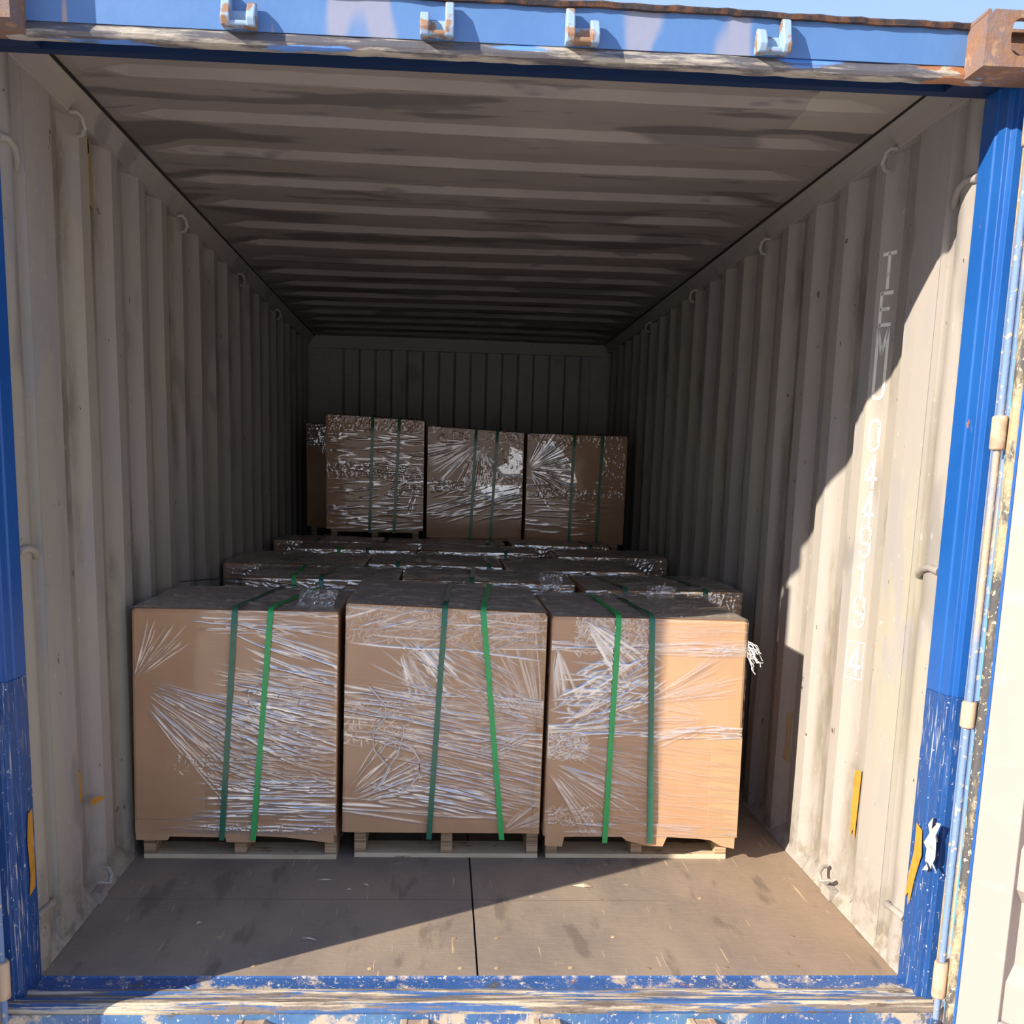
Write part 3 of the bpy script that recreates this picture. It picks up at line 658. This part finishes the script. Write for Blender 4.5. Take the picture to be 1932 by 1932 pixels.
def load(name, label, q4, Y, D, zb, pal, straps, style, step, seed, group, skirt=None, cut=None, tint='card', top_step=None, zback=None):
    """q4: front corners bl, br, tr, tl as (x,z); zb: pallet foot height; pal: (x0,x1,y) or None"""
    bl, br, tr, tl = q4; xc = (bl[0] + br[0]) / 2; root_l = (xc, Y + D / 2, zb)
    root = empty(name, root_l); tag(root, label, 'pallet load', group)
    cb = max(bl[1], zb + .10); R = random.Random(seed)
    # carton (slightly rounded vertical edges, belly on the front face)
    def cxz(u, v): return quad(((bl[0], cb), (br[0], cb), tr, tl), u, v)
    r = .010; mb = MB(); outline = []
    def ring_at(v):
        pts = []
        for u, y in ((0, Y + r), (.35 * r, Y + r * .3), (None, Y)):
            pass
        x0, z0 = cxz(0, v); x1, z1 = cxz(1, v)
        lst = [(x0, Y + D), (x0, Y + r), (x0 + r * .3, Y + r * .3), (x0 + r, Y), (x0 + (x1 - x0) * .33, Y - .001), (x0 + (x1 - x0) * .66, Y - .001), (x1 - r, Y), (x1 - r * .3, Y + r * .3), (x1, Y + r), (x1, Y + D)]
        res = []
        for x, y in lst:
            t = (x - x0) / (x1 - x0); z = z0 + (z1 - z0) * t
            res.append((x, y, z))
        return res
    lv = [0, .25, .5, .75, .985, 1.0]; n = 10
    for i, v in enumerate(lv):
        ring = ring_at(v)
        if v == 1.0: ring = [(x + (.006 if k in (1, 2, 3) else -.006 if k in (6, 7, 8) else 0), y + (.006 if 1 <= k <= 8 else 0), z) for k, (x, y, z) in enumerate(ring)]
        outline += ring
    mb.add(outline, [(i * n + k, i * n + (k + 1) % n, (i + 1) * n + (k + 1) % n, (i + 1) * n + k) for i in range(len(lv) - 1) for k in range(n)] + [tuple(range(n)), tuple((len(lv) - 1) * n + k for k in range(n))])
    carton = mb.build('carton', M[tint], root, off=root_l)
    # lid flap lying on top, its front lip folded down
    z0 = (tl[1] + tr[1]) / 2
    if skirt:
        mb = MB()
        for (ua, ub, pts) in skirt:
            # pts: bottom outline (u, z) from left to right
            V = [];
            for u, z in pts:
                x = bl[0] + .007 + (br[0] - bl[0] - .014) * u; V.append((x, z))
            k = len(V)
            front = [(x, Y - .0035, z) for x, z in V] + [(x, Y - .0035, cb + .05) for x, z in V]
            back = [(x, y + .004, z) for x, y, z in front]
            fs = [(i, i + 1, k + i + 1, k + i) for i in range(k - 1)] + [(2 * k + i, 3 * k + i, 3 * k + i + 1, 2 * k + i + 1) for i in range(k - 1)] + [(i, 2 * k + i, 2 * k + i + 1, i + 1) for i in range(k - 1)]
            mb.add(front + back, fs)
        mb.build('torn_bottom_edge', M['card_edge' if False else tint], root, off=root_l)
    if cut:
        for (u0, v0, u1, v1, key) in cut:
            mb = MB(); P = [cxz(u0, v0), cxz(u1, v0), cxz(u1, v1), cxz(u0, v1)]
            mb.add([(x, Y - .0015, z) for x, z in P] + [(x, Y - .0045, z) for x, z in P], [(0, 1, 2, 3), (7, 6, 5, 4), (0, 4, 5, 1), (1, 5, 6, 2), (2, 6, 7, 3), (3, 7, 4, 0)])
            mb.build('cardboard_sheet', M[key], root, off=root_l)
    # pallet
    if pal:
        px0, px1, py = pal
        pe = bpy.data.objects.new('pallet', None); COL.objects.link(pe); pe.parent = root
        depth = Y + D - py - .02
        for yy in (py, py + depth / 2 - .06, py + depth - .12):
            MB().box((px0, yy, zb), (px1, yy + .12, zb + .016)).build('bottom_board', M['wood'], pe, off=root_l, bevel=.001)
        xs_ = (px0, (px0 + px1) / 2 - .02, px1 - .040)
        for xx in xs_:
            MB().box((xx, py + .004, zb + .016), (xx + .040, py + depth, cb - .016)).build('stringer', M['lam'], pe, off=root_l)
        MB().box((px0, py + .01, cb - .0158), (px1, py + depth, cb - .0005)).build('deck', M['wood'], pe, off=root_l)
    # straps: down the front, over the top, down the back
    for (ut, ub, ux, kind) in straps:
        xb, zbm = cxz(ub, 0.0); xt, zt = cxz(ut, 1.0); zbm -= .02
        o = .0118; pts = []
        for k in range(9):
            t = k / 8; pts.append((xb + (xt - xb) * t, Y - o - .002 * math.sin(t * 9), zbm + (zt - zbm) * t * .992))
        pts += [(xt, Y - .004, zt + .006), (xt + (ux - xt) * .03, Y + .010, zt + .012)]
        for k in range(1, 7): pts.append((xt + (ux - xt) * k / 6, Y + .01 + (D - .02) * k / 6, zt + .0125 + .002 * math.sin(k * 2)))
        pts += [(ux, Y + D + .006, zt - .002), (ux, Y + D + .007, zbm + .05)]
        MB().ribbon(pts, .0185, .0012, (1, .0, 0)).build('strap', M[kind], root, off=root_l, smooth=True)
    # film, front
    H = (tl[1] + tr[1]) / 2 - cb; W = br[0] - bl[0]
    F = Film(W, H, step, seed); extra = style(F) if style else None
    F.soft(.0012); F.h = np.clip(F.h, -.001, .0055)
    film_grid('stretch_film', F, (bl[0] + .002, Y, cb), (br[0] - .002, Y, cb), (tr[0] - .002, Y, tr[1]), (tl[0] + .002, Y, tl[1]), (0, -1, 0), .0045, root, root_l, M['film'], extra)
    # film, top
    ts = top_step or max(step, .004)
    T = Film(W, D, ts, seed + 50); a = int(260 * W * D / .45)
    T.crumple((0, W), (0, D), int(a * 1.2), (.2, .9), (.02, .12), (.0008, .004), (.003, .008))
    T.band((0, W), (0, D), a // 2, (-25, 25), (.05, .3), (.1, .7), (.003, .008), (.001, .005))
    rear = step > .003; T.soft(.016 if rear else .007); T.g = np.maximum(T.g, .55); T.h = np.clip(T.h, -.001, .022 if rear and D < .62 and zb == 0 and tl[1] > .86 else .011)
    film_grid('stretch_film', T, (tl[0], Y - .003, tl[1]), (tr[0], Y - .003, tr[1]), (tr[0], Y + D, tr[1] + .004), (tl[0], Y + D, tl[1] + .004), (0, 0, 1), .003, root, root_l, M['film_top'])
    # film, sides
    for xa, xb2, nx_ in ((bl, tl, -1), (br, tr, 1)):
        Sd = Film(D, H, .012, seed + 7); Sd.band((0, D), (0, H), 60, (-8, 8), (.1, .4), (.2, .7), (.005, .01), (.001, .003))
        xo_ = nx_ * .0035
        film_grid('stretch_film', Sd, (xa[0], Y, cb), (xa[0], Y + D, cb), (xb2[0], Y + D, xb2[1]), (xb2[0], Y, xb2[1]), (nx_, 0, 0), .002, root, root_l, M['film'])
    return root, root_l

def tube_extra(paths, r=.0025):
    mb = MB()
    for p in paths: mb.tube(p, r, 4, close=False)
    return [v for v in mb.v], mb.f

def st1(F):     # left front load: fan from the left edge, dense near-horizontal creases right
    W, H = F.W, F.H
    F.fan((.0, H * .68), 35, 82, 34, (.0, .06), (.12, .22), (.25, .6), (.0014, .0024), (.0006, .0014))
    F.fan((-.05, H * .72), -52, -12, 150, (.1, .35), (.1, .28), (.2, .75), (.0014, .003))
    F.fan((-.05, H * .75), -30, -8, 90, (.35, .6), (.1, .25), (.3, 1), (.0016, .0045))
    F.band((W * .62, W * .95), (H * .72, H * .93), 26, (-22, -14), (.12, .30), (.5, 1), (.002, .004), (.001, .002))
    F.band((W * .5, W), (H * .5, H * .74), 120, (-16, -2), (.06, .3), (.2, .8))
    F.band((W * .42, W), (H * .2, H * .5), 260, (-22, 2), (.05, .3), (.15, .6), (.0014, .003))
    F.band((W * .45, W), (.08, H * .25), 90, (-3, 3), (.08, .35), (.4, 1), (.0014, .003))
    F.band((W * .3, W), (.0, .08), 40, (-4, 6), (.1, .4), (.4, 1), (.0016, .0035))
    F.band((W * .4, W), (H * .9, H), 40, (-12, 5), (.05, .3), (.3, .8), (.0014, .003))
    F.crumple((W * .55, W * .9), (H * .55, H * .68), 70, (.3, .9), (.01, .05))
    F.crumple((W * .2, W * .45), (H * .28, H * .36), 30, (.3, .9), (.01, .05))
    F.crumple((W * .35, W), (.0, .03), 60, (.5, 1), (.01, .06))
def st2(F):     # middle front load
    W, H = F.W, F.H
    F.crumple((0, W), (H * .84, H), 420, (.15, .7), (.01, .07), (.0005, .0018), (.0014, .003))
    F.band((0, W), (H * .83, H), 60, (-5, 25), (.08, .3), (.2, .8), (.0016, .004))
    F.line((.0, H * .84), (W * .62, H * .83), .004, .002, .9, -.01); F.line((W * .5, H * .83), (W, H * .79), .004, .002, .8)
    F.fan((W * .2, H * .98), -75, -35, 34, (.14, .2), (.06, .2), (.4, 1), (.002, .006), (.0008, .002))
    F.band((W * .3, W * .8), (H * .55, H * .82), 70, (-38, -22), (.08, .3), (.15, .6), (.0016, .0035))
    F.fan((W, H * .46), 95, 150, 50, (.02, .12), (.12, .32), (.2, .6), (.0014, .0022), (.0006, .0013))
    F.fan((W * 1.02, H * .5), 140, 215, 60, (.03, .1), (.08, .25), (.2, .7), (.0014, .0026))
    F.band((0, W), (H * .40, H * .66), 130, (-14, -2), (.1, .4), (.2, .85), (.0016, .0045))
    F.band((W * .35, W), (H * .12, H * .42), 160, (-16, -8), (.1, .4), (.15, .7), (.0016, .0035))
    F.band((0, W * .7), (.05, H * .22), 30, (-9, -2), (.1, .4), (.4, 1), (.003, .007))
    F.fan((W * .8, -.0), 8, 55, 26, (.0, .1), (.08, .2), (.2, .5), (.0014, .0022))
    F.fan((-.02, H * .12), 10, 60, 44, (.05, .15), (.1, .3), (.25, .8), (.0014, .0028))
    F.crumple((0, W * .35), (H * .40, H * .6), 160, (.3, .9), (.01, .06), (.0006, .002))
    F.crumple((W * .7, W), (H * .4, H * .8), 200, (.15, .5), (.01, .05), (.0005, .0013), (.0014, .0022))
    z0 = .10; x0 = -.46; Y = .766
    def P(u, v, d=.0): return (x0 + u, Y - d, z0 + v)
    a = [P(.10, .53), P(.155, .47, .01), P(.16, .43, .015), P(.115, .37, .015), P(.12, .31, .01), P(.15, .27), P(.17, .25, .01), P(.20, .30, .02), P(.22, .37, .01), P(.215, .40)]
    b = [P(.14, .30, .01), P(.16, .335, .02), P(.20, .345, .02), P(.25, .32, .02), P(.275, .28, .02), P(.275, .23, .015), P(.24, .18, .01), P(.215, .165)]
    return tube_extra([a, b, [P(.17, .25, .01), P(.14, .19, .01), P(.115, .16)], [P(.175, .25, .012), P(.15, .2, .012), P(.125, .165)]], .0026)
def st3(F):     # right front load
    W, H = F.W, F.H
    F.crumple((W * .12, W * .5), (H * .84, H), 360, (.4, 1), (.01, .06), (.0006, .0025), (.0014, .003))
    F.fan((W * .15, H), -60, -25, 60, (.0, .1), (.1, .26), (.4, 1), (.002, .005))
    F.band((0, W), (H * .84, H * .9), 50, (-5, 5), (.1, .4), (.3, .9), (.0016, .003))
    F.band((W * .5, W), (H * .88, H), 90, (-6, 6), (.05, .3), (.1, .4), (.0014, .0026))
    F.fan((W * .02, H * .88), -88, -60, 24, (.0, .05), (.1, .26), (.3, .8), (.003, .007))
    F.band((W * .1, W * .5), (H * .6, H * .8), 40, (18, 40), (.06, .2), (.5, 1), (.003, .007), (.001, .0025))
    F.band((W * .1, W * .5), (H * .5, H * .82), 60, (-15, 8), (.05, .2), (.4, 1), (.0025, .006), (.001, .0025))
    F.fan((W * .0, H * .48), 8, 40, 40, (.05, .1), (.1, .4), (.3, .9), (.0016, .004))
    F.fan((W * .48, H * .62), 5, 38, 44, (.0, .1), (.15, .35), (.2, .55), (.0016, .004), (.001, .0022))
    F.fan((W * .9, H * .55), 150, 210, 40, (.05, .1), (.1, .28), (.15, .5), (.002, .005))
    F.band((W * .0, W), (H * .47, H * .52), 50, (-4, 8), (.06, .3), (.4, 1), (.0016, .004))
    F.crumple((0, W * .2), (H * .36, H * .47), 260, (.6, 1), (.01, .06), (.0008, .003), (.0016, .004))
    F.fan((-.02, H * .36), -62, -15, 60, (.05, .12), (.08, .34), (.2, .7), (.0014, .003))
    F.fan((-.03, H * .46), -32, -8, 40, (.1, .3), (.1, .3), (.15, .55), (.0014, .003))
    F.crumple((0, W * .25), (.04, H * .14), 90, (.4, .9), (.01, .06))
    F.band((W * .3, W), (H * .04, H * .45), 110, (-10, -2), (.1, .4), (.08, .35), (.0014, .003))
    F.band((W * .2, W), (0, .05), 30, (-8, 0), (.1, .3), (.3, .7))
    rnd = random.Random(6); paths = []
    for k in range(18):    # torn tail hanging off the upper right corner
        p = [Vector((.934, .786, .805 - k * .0026))]
        for i in range(5): p.append(p[-1] + Vector((rnd.uniform(.000, .014), rnd.uniform(-.010, .004), rnd.uniform(-.022, .002))))
        paths.append(p)
    return tube_extra(paths, .0013)
def st_strip(F):  # rear loads where only a band below the top edge shows
    W, H = F.W, F.H; b = H - .16
    F.band((0, W), (b, H), 190, (-14, 12), (.05, .3), (.5, 1), (.002, .004)); F.crumple((0, W), (b, H), 260, (.5, 1), (.01, .06), (.001, .003))
    F.fan((W * .1, H), -80, -20, 30, (0, .05), (.08, .2), (.3, .9)); F.fan((W * .9, H), 200, 260, 30, (0, .05), (.08, .2), (.3, .9))
def stU1(F):
    W, H = F.W, F.H
    F.crumple((0, W), (H * .88, H), 260, (.3, .7), (.01, .06)); F.band((0, W), (.0, H * .88), 150, (-7, 9), (.05, .3), (.3, 1), (.0025, .005), (.001, .003))
    F.crumple((0, W), (H * .46, H * .58), 240, (.4, 1), (.01, .06)); F.fan((W, H * .55), 150, 260, 50, (.05, .1), (.1, .25), (.3, .8))
def stU2(F):
    W, H = F.W, F.H
    F.patch([(.33, .35), (.60, .35), (.59, .29), (.44, .26), (.35, .30)], .75); F.patch([(.45, .46), (.52, .5), (.53, .6), (.61, .57), (.61, .43), (.49, .42)], .6)
    F.fan((W * .55, H * .9), 180, 300, 90, (.05, .2), (.1, .3), (.25, .7), (.002, .004)); F.band((0, W), (H * .2, H * .5), 90, (5, 22), (.1, .3), (.3, .9), (.002, .005))
    F.crumple((W * .4, W), (H * .5, H * .85), 220, (.4, .9), (.01, .06)); F.crumple((0, W), (H * .88, H), 120, (.3, .6))
    F.crumple((W * .05, W * .5), (H * .42, H * .53), 160, (.3, .9))
def stU3(F):
    W, H = F.W, F.H
    F.patch([(.09, .645), (.15, .665), (.29, .515), (.33, .395), (.25, .385), (.15, .495)], .7)
    F.fan((.0, H * .68), -60, 70, 90, (.02, .08), (.12, .32), (.3, .9), (.002, .005)); F.band((0, W), (H * .05, H * .6), 70, (-6, 6), (.06, .25), (.3, .8), (.002, .004))
    F.crumple((0, W), (H * .42, H * .5), 130, (.3, .9)); F.crumple((0, W), (H * .9, H), 120, (.2, .6)); F.crumple((W * .75, W), (H * .5, H * .9), 70, (.3, .8))

G1 = 'pallet loads at the front of the container'
def bq(px0, px1): return px0, px1
b1, rl1 = load('wrapped_pallet_load', 'front left wrapped carton on a pallet, its two green straps close together',
    ((-1.160, .075), (-.472, .070), (-.463, .879), (-1.145, .879)), .78, .60, 0, (-1.136, -.473, .802),
    ((.50, .435, -.74, 'strap_dark'), (.672, .590, -.60, 'strap_green')), st1, .0022, 11, None,
    skirt=[(0, 1, [(0, .077), (.16, .077), (.17, .09), (.45, .088), (.455, .071), (.60, .071), (.605, .094), (.75, .09), (.93, .075), (1, .07)])],
    cut=[(.36, .0, .60, .58, 'card_panel')])
b2, rl2 = load('wrapped_pallet_load', 'front middle wrapped carton on a pallet, its two green straps spreading apart downwards',
    ((-.452, .109), (.235, .104), (.238, .887), (-.440, .909)), .78, .72, 0, (-.412, .237, .824),
    ((.49, .44, -.08, 'strap_dark'), (.68, .81, .075, 'strap_green')), st2, .0022, 12, None, cut=[(.965, 0, 1, .99, 'card_edge')])
b3, rl3 = load('wrapped_pallet_load', 'front right wrapped carton on a pallet, partly in sunlight, with a torn lower edge',
    ((.250, .075), (.938, .064), (.928, .875), (.254, .878)), .78, .60, 0, (.267, .919, .826),
    ((.335, .315, .465, 'strap_green'), (.505, .548, .56, 'strap_dark')), st3, .0022, 13, None,
    skirt=[(0, 1, [(0, .066), (.09, .062), (.10, .098), (.22, .10), (.40, .10), (.43, .085), (.50, .075), (.52, .068), (.62, .065), (.64, .10), (.80, .095), (.87, .09), (.93, .068), (1, .058)])],
    cut=[(.845, .0, 1.0, .47, 'card_panel')])
# cord lying across the back of the left load
MB().tube([(-1.13 + .46 * t, 1.34 - .25 * math.sin(t * 2.2) * .3, .905 + .022 * math.sin(t * 3.1)) for t in [i / 16 for i in range(17)]], .0022, 6).build('cord', M['cord'], b1, smooth=True, off=rl1)

def simple(label, x0, x1, Y, D, ztl, ztr, straps, style, step, seed, zb=0, xl=None, tint='card', H=None):
    zbt = zb + .10
    return load('wrapped_pallet_load', label, ((x0, zbt), (x1, zbt), (x1, ztr), (x0, ztl)), Y, D, zb, (x0 + .03, x1 - .03, Y + .03), straps, style, step, seed, None, tint=tint)
# second row
simple('wrapped carton directly behind the front left load, bright and dark strap side by side', -.945, -.30, 1.60, .50, .897, .897, ((.33, .33, -.75, 'strap_green'), (.505, .505, -.60, 'strap_dark')), st_strip, .0035, 21)
r2m, rlm = simple('wrapped carton just behind the front middle load, its right edge in a dark gap', -.285, .445, 1.62, .50, .90, .892, ((.40, .40, .03, 'strap_dark'),), st_strip, .0035, 22)
simple('wide wrapped carton behind the front right load against the right wall, two dark straps', .47, 1.13, 1.50, .56, .886, .888, ((.25, .25, .56, 'strap_dark'), (.76, .76, .92, 'strap_dark')), st_strip, .0035, 23)
def tuft(root, rl, c, w_, h_, seed):
    F = Film(w_, h_, .003, seed); F.crumple((0, w_), (0, h_), 170, (.4, 1), (.01, .05), (.003, .012), (.003, .006)); F.soft(.02)
    k = (np.hypot(F.u / w_ * 2 - 1, 0)[None] ** 2 + ((F.v / h_ * 2 - 1) ** 2)[:, None]); F.h *= np.clip(1.3 - k, 0, 1)
    x, y, z = c
    o = film_grid('loose_film', F, (x - w_ / 2, y - .012, z - h_ * .5), (x + w_ * .4, y - .010, z - h_ * .35), (x + w_ / 2, y + .03, z + h_ * .45), (x - w_ * .35, y + .03, z + h_ * .5), (.2, -.8, .5), .002, root, rl, M['film'])
tuft(b1, rl1, (-.552, .90, .905), .15, .07, 91)
tuft(b3, rl3, (.75, 1.34, .90), .14, .05, 92)
tuft(r2m, rlm, (.335, 1.60, .895), .12, .09, 93)
# third row
simple('third-row wrapped carton against the left wall, lowest of the tops there', -1.15, -.49, 2.18, .58, .900, .896, (), st_strip, .004, 31)
simple('third-row wrapped carton in the middle with two dark straps near its right side', -.475, .175, 2.26, .56, .902, .900, ((.22, .22, -.33, 'strap_dark'), (.90, .90, .10, 'strap_dark')), st_strip, .004, 32)
simple('third-row wrapped carton right of the middle with a loose film tuft on its front edge', .19, .86, 2.16, .60, .895, .898, (), st_strip, .004, 33)
# fourth row
simple('fourth-row wrapped carton on the left with a bright green strap', -.93, -.26, 2.92, .44, .916, .915, ((.37, .37, -.66, 'strap_green'), (.60, .60, -.5, 'strap_dark')), st_strip, .004, 41)
simple('fourth-row wrapped carton at the centre of the container', -.24, .42, 2.95, .42, .914, .913, ((.72, .72, .22, 'strap_dark'),), st_strip, .004, 42)
simple('fourth-row wrapped carton in the right corner by the right wall, crumpled film on its face', .52, 1.135, 2.90, .44, .905, .903, (), st_strip, .004, 43)
# fifth row
simple('fifth-row wrapped carton by the left wall, just in front of the stacked upper loads', -1.12, -.48, 3.41, .37, .924, .922, ((.4, .4, -.86, 'strap_dark'),), st_strip, .005, 51)
simple('fifth-row wrapped carton below the middle upper load', -.45, .26, 3.42, .36, .920, .918, ((.85, .85, .16, 'strap_dark'),), st_strip, .005, 52)
simple('fifth-row wrapped carton below the right upper load', .30, .90, 3.42, .36, .926, .922, ((.80, .80, .76, 'strap_dark'),), st_strip, .005, 53)
# sixth row carries the upper loads
simple('lower wrapped carton under the upper left load', -.93, -.275, 3.83, .66, .848, .848, (), None, .02, 61)
simple('lower wrapped carton under the upper middle load', -.25, .405, 3.83, .66, .808, .808, (), None, .02, 62)
simple('lower wrapped carton under the upper right load', .43, 1.10, 3.83, .66, .788, .788, (), None, .02, 63)
simple('lower wrapped carton deep in the left rear corner', -1.13, -.46, 4.56, .66, .822, .822, (), None, .02, 64)
def upper(label, x0, x1, Y, zf, zc, ztl, ztr, straps, style, seed):
    return load('wrapped_pallet_load', label, ((x0, zc), (x1, zc), (x1, ztr), (x0, ztl)), Y, .58, zf, (x0 + .03, x1 - .03, Y + .03), straps, style, .0045, seed, None)
uL, ruL = upper('upper wrapped carton stacked at the rear left, tallest of the three in front, two straps', -.865, -.242, 3.87, .869, .942, 1.690, 1.663, ((.475, .45, -.55, 'strap_dark'), (.745, .70, -.4, 'strap_dark')), stU1, 71)
uM, ruM = upper('upper wrapped carton stacked at the rear middle, white sheet at its right side', -.222, .394, 3.87, .829, .905, 1.632, 1.606, ((.50, .46, .09, 'strap_dark'), (.72, .67, .22, 'strap_dark')), stU2, 72)
uR, ruR = upper('upper wrapped carton stacked at the rear right, white sheet near its top left', .414, 1.062, 3.87, .809, .886, 1.604, 1.602, ((.465, .445, .71, 'strap_dark'), (.745, .72, .90, 'strap_dark')), stU3, 73)
upper('upper wrapped carton half hidden behind the rear left stack, deep in shade', -1.085, -.45, 4.60, .844, .93, 1.66, 1.65, (), st_strip, 74)
def sheet(parent, rl, pts, Y):
    mb = MB(); k = len(pts); mb.add([(x, Y - .0032, z) for x, z in pts] + [(x, Y - .0042, z) for x, z in pts], [tuple(range(k)), tuple(range(k, 2 * k))[::-1]] + [(i, (i + 1) % k, k + (i + 1) % k, k + i) for i in range(k)])
    return mb.build('paper_sheet', M['paper'], parent, off=rl)
sheet(uM, ruM, [(.10, 1.255), (.37, 1.255), (.36, 1.20), (.22, 1.165), (.13, 1.20)], 3.87)
sheet(uM, ruM, [(.22, 1.36), (.30, 1.40), (.30, 1.50), (.385, 1.47), (.385, 1.33), (.26, 1.32)], 3.87)
sheet(uR, ruR, [(.50, 1.53), (.56, 1.55), (.70, 1.40), (.74, 1.28), (.66, 1.27), (.56, 1.38)], 3.87)

# ------------------------------------------------------------ small loose things
def strip(name, pts, label, cat, mat, th=.0012, normal=(1, 0, 0)):
    mb = MB(); nv = Vector(normal); k = len(pts)
    mb.add([Vector(p) for p in pts] + [Vector(p) + nv * th for p in pts], [tuple(range(k)), tuple(range(k, 2 * k))[::-1]] + [(i, (i + 1) % k, k + (i + 1) % k, k + i) for i in range(k)])
    return tag(mb.build(name, mat), label, cat)
def on_slope(sgn, y):    # x of the corrugated wall at y
    for (a, xa), (b, xb) in zip(prof, prof[1:]):
        if a <= y <= b: return sgn * (xa + (xb - xa) * (y - a) / (b - a) - .005)
    return sgn * XI
def wall_tape(sgn, yz, label, mat):
    return strip('tape_strip', [(on_slope(sgn, y), y, z) for y, z in yz], label, 'tape', mat, .001, (-sgn, 0, 0))
wall_tape(1, [(.415, .46), (.462, .45), (.462, .30), (.455, .235), (.440, .262), (.425, .232), (.420, .32)], 'yellow tape strip with a forked lower end on the sunlit right wall', M['tape'])
wall_tape(1, [(1.03, .50), (1.055, .48), (1.05, .38), (1.06, .31), (1.03, .30), (1.035, .38)], 'thin amber tape strip on the shaded right wall beside the front right load', M['tape_old'])
wall_tape(-1, [(.735, 2.29), (.700, 2.30), (.700, 2.12), (.735, 2.11)], 'brown tape strip hanging high on the left wall beside a small tan label', M['tape_old'])
wall_tape(-1, [(.608, 2.277), (.690, 2.302), (.690, 2.256), (.612, 2.242)], 'small crumpled tan label high on the left wall', M['tan_label'])
wall_tape(-1, [(.405, .425), (.430, .435), (.430, .335), (.405, .332)], 'short upright amber tape strip low on the left wall', M['tape'])
strip('tape_strip', [(-1.176, .425, .342), (-1.165, .50, .330), (-1.160, .505, .318), (-1.172, .43, .322)], 'small peeling amber tape end sticking out low on the left wall', 'tape', M['tape'], .001, (1, 0, 0))
strip('tape_strip', [(1.1635, -.028, .455), (1.1635, -.060, .445), (1.1632, -.070, .38), (1.1635, -.045, .30), (1.1635, -.030, .225), (1.1635, -.020, .255), (1.1635, -.006, .235), (1.1635, -.012, .30), (1.1635, -.030, .38)], 'long yellow tape strip with a forked end on the blue right door jamb', 'tape', M['tape'], .001, (-1, 0, 0))
strip('tape_strip', [(-1.1638, -.040, .465), (-1.1638, -.016, .47), (-1.1638, -.016, .30), (-1.1638, -.02, .26), (-1.1638, -.055, .25), (-1.1638, -.044, .30), (-1.1638, -.052, .40)], 'long amber tape strip on the blue left door jamb', 'tape', M['tape'], .001, (1, 0, 0))
rnd = random.Random(14)
mb = MB(); 
gridp = [[(1.170 - .012 * rnd.random() - .008 * (j % 2), -.100 - .011 * i, .49 - .020 * j + rnd.uniform(-.012, .012)) for i in range(5)] for j in range(8)]
mb.add([p for row in gridp for p in row], [(j * 5 + i, j * 5 + i + 1, (j + 1) * 5 + i + 1, (j + 1) * 5 + i) for j in range(7) for i in range(4) if not (j in (0, 5, 6) and i in (1,)) and not (j == 6 and i > 1)])
o = mb.build('torn_sticker', M['sticker']); tag(o, 'torn crumpled paper sticker remnant on the right door jamb beside the yellow tape', 'sticker')
sm_ = o.modifiers.new('thick', 'SOLIDIFY'); sm_.thickness = .001
for (x, y, l, a, lab) in ((-.491, .623, .05, .05, 'longest white film sliver on the shaded floor, nearest the left and middle pallets'), (-.353, .586, .025, -.5, 'small white sliver on the floor in front of the middle pallet, left of its centre'), (-.405, .548, .02, .1, 'tiny white sliver on the floor between the two larger ones'), (-.829, .307, .018, .7, 'single white sliver on the dark floor near the left wall'), (-.488, .207, .045, -.3, 'white sliver on the shaded floor close to the sunlight edge')):
    c, s_ = math.cos(a), math.sin(a)
    pts = [(x - c * l / 2, y - s_ * l / 2, .0008), (x + s_ * .003, y - c * .004, .003), (x + c * l / 2, y + s_ * l / 2, .0012), (x - s_ * .003, y + c * .003, .004)]
    strip('plastic_sliver', pts, lab, 'litter', M['chip'], .0008, (0, 0, 1))
strip('wood_splinter', [(.335, .585, .001), (.37, .57, .003), (.395, .578, .001), (.37, .592, .005)], 'pale wood splinter on the sunlit floor in front of the middle and right pallets', 'litter', M['wood'], .002, (0, 0, 1))
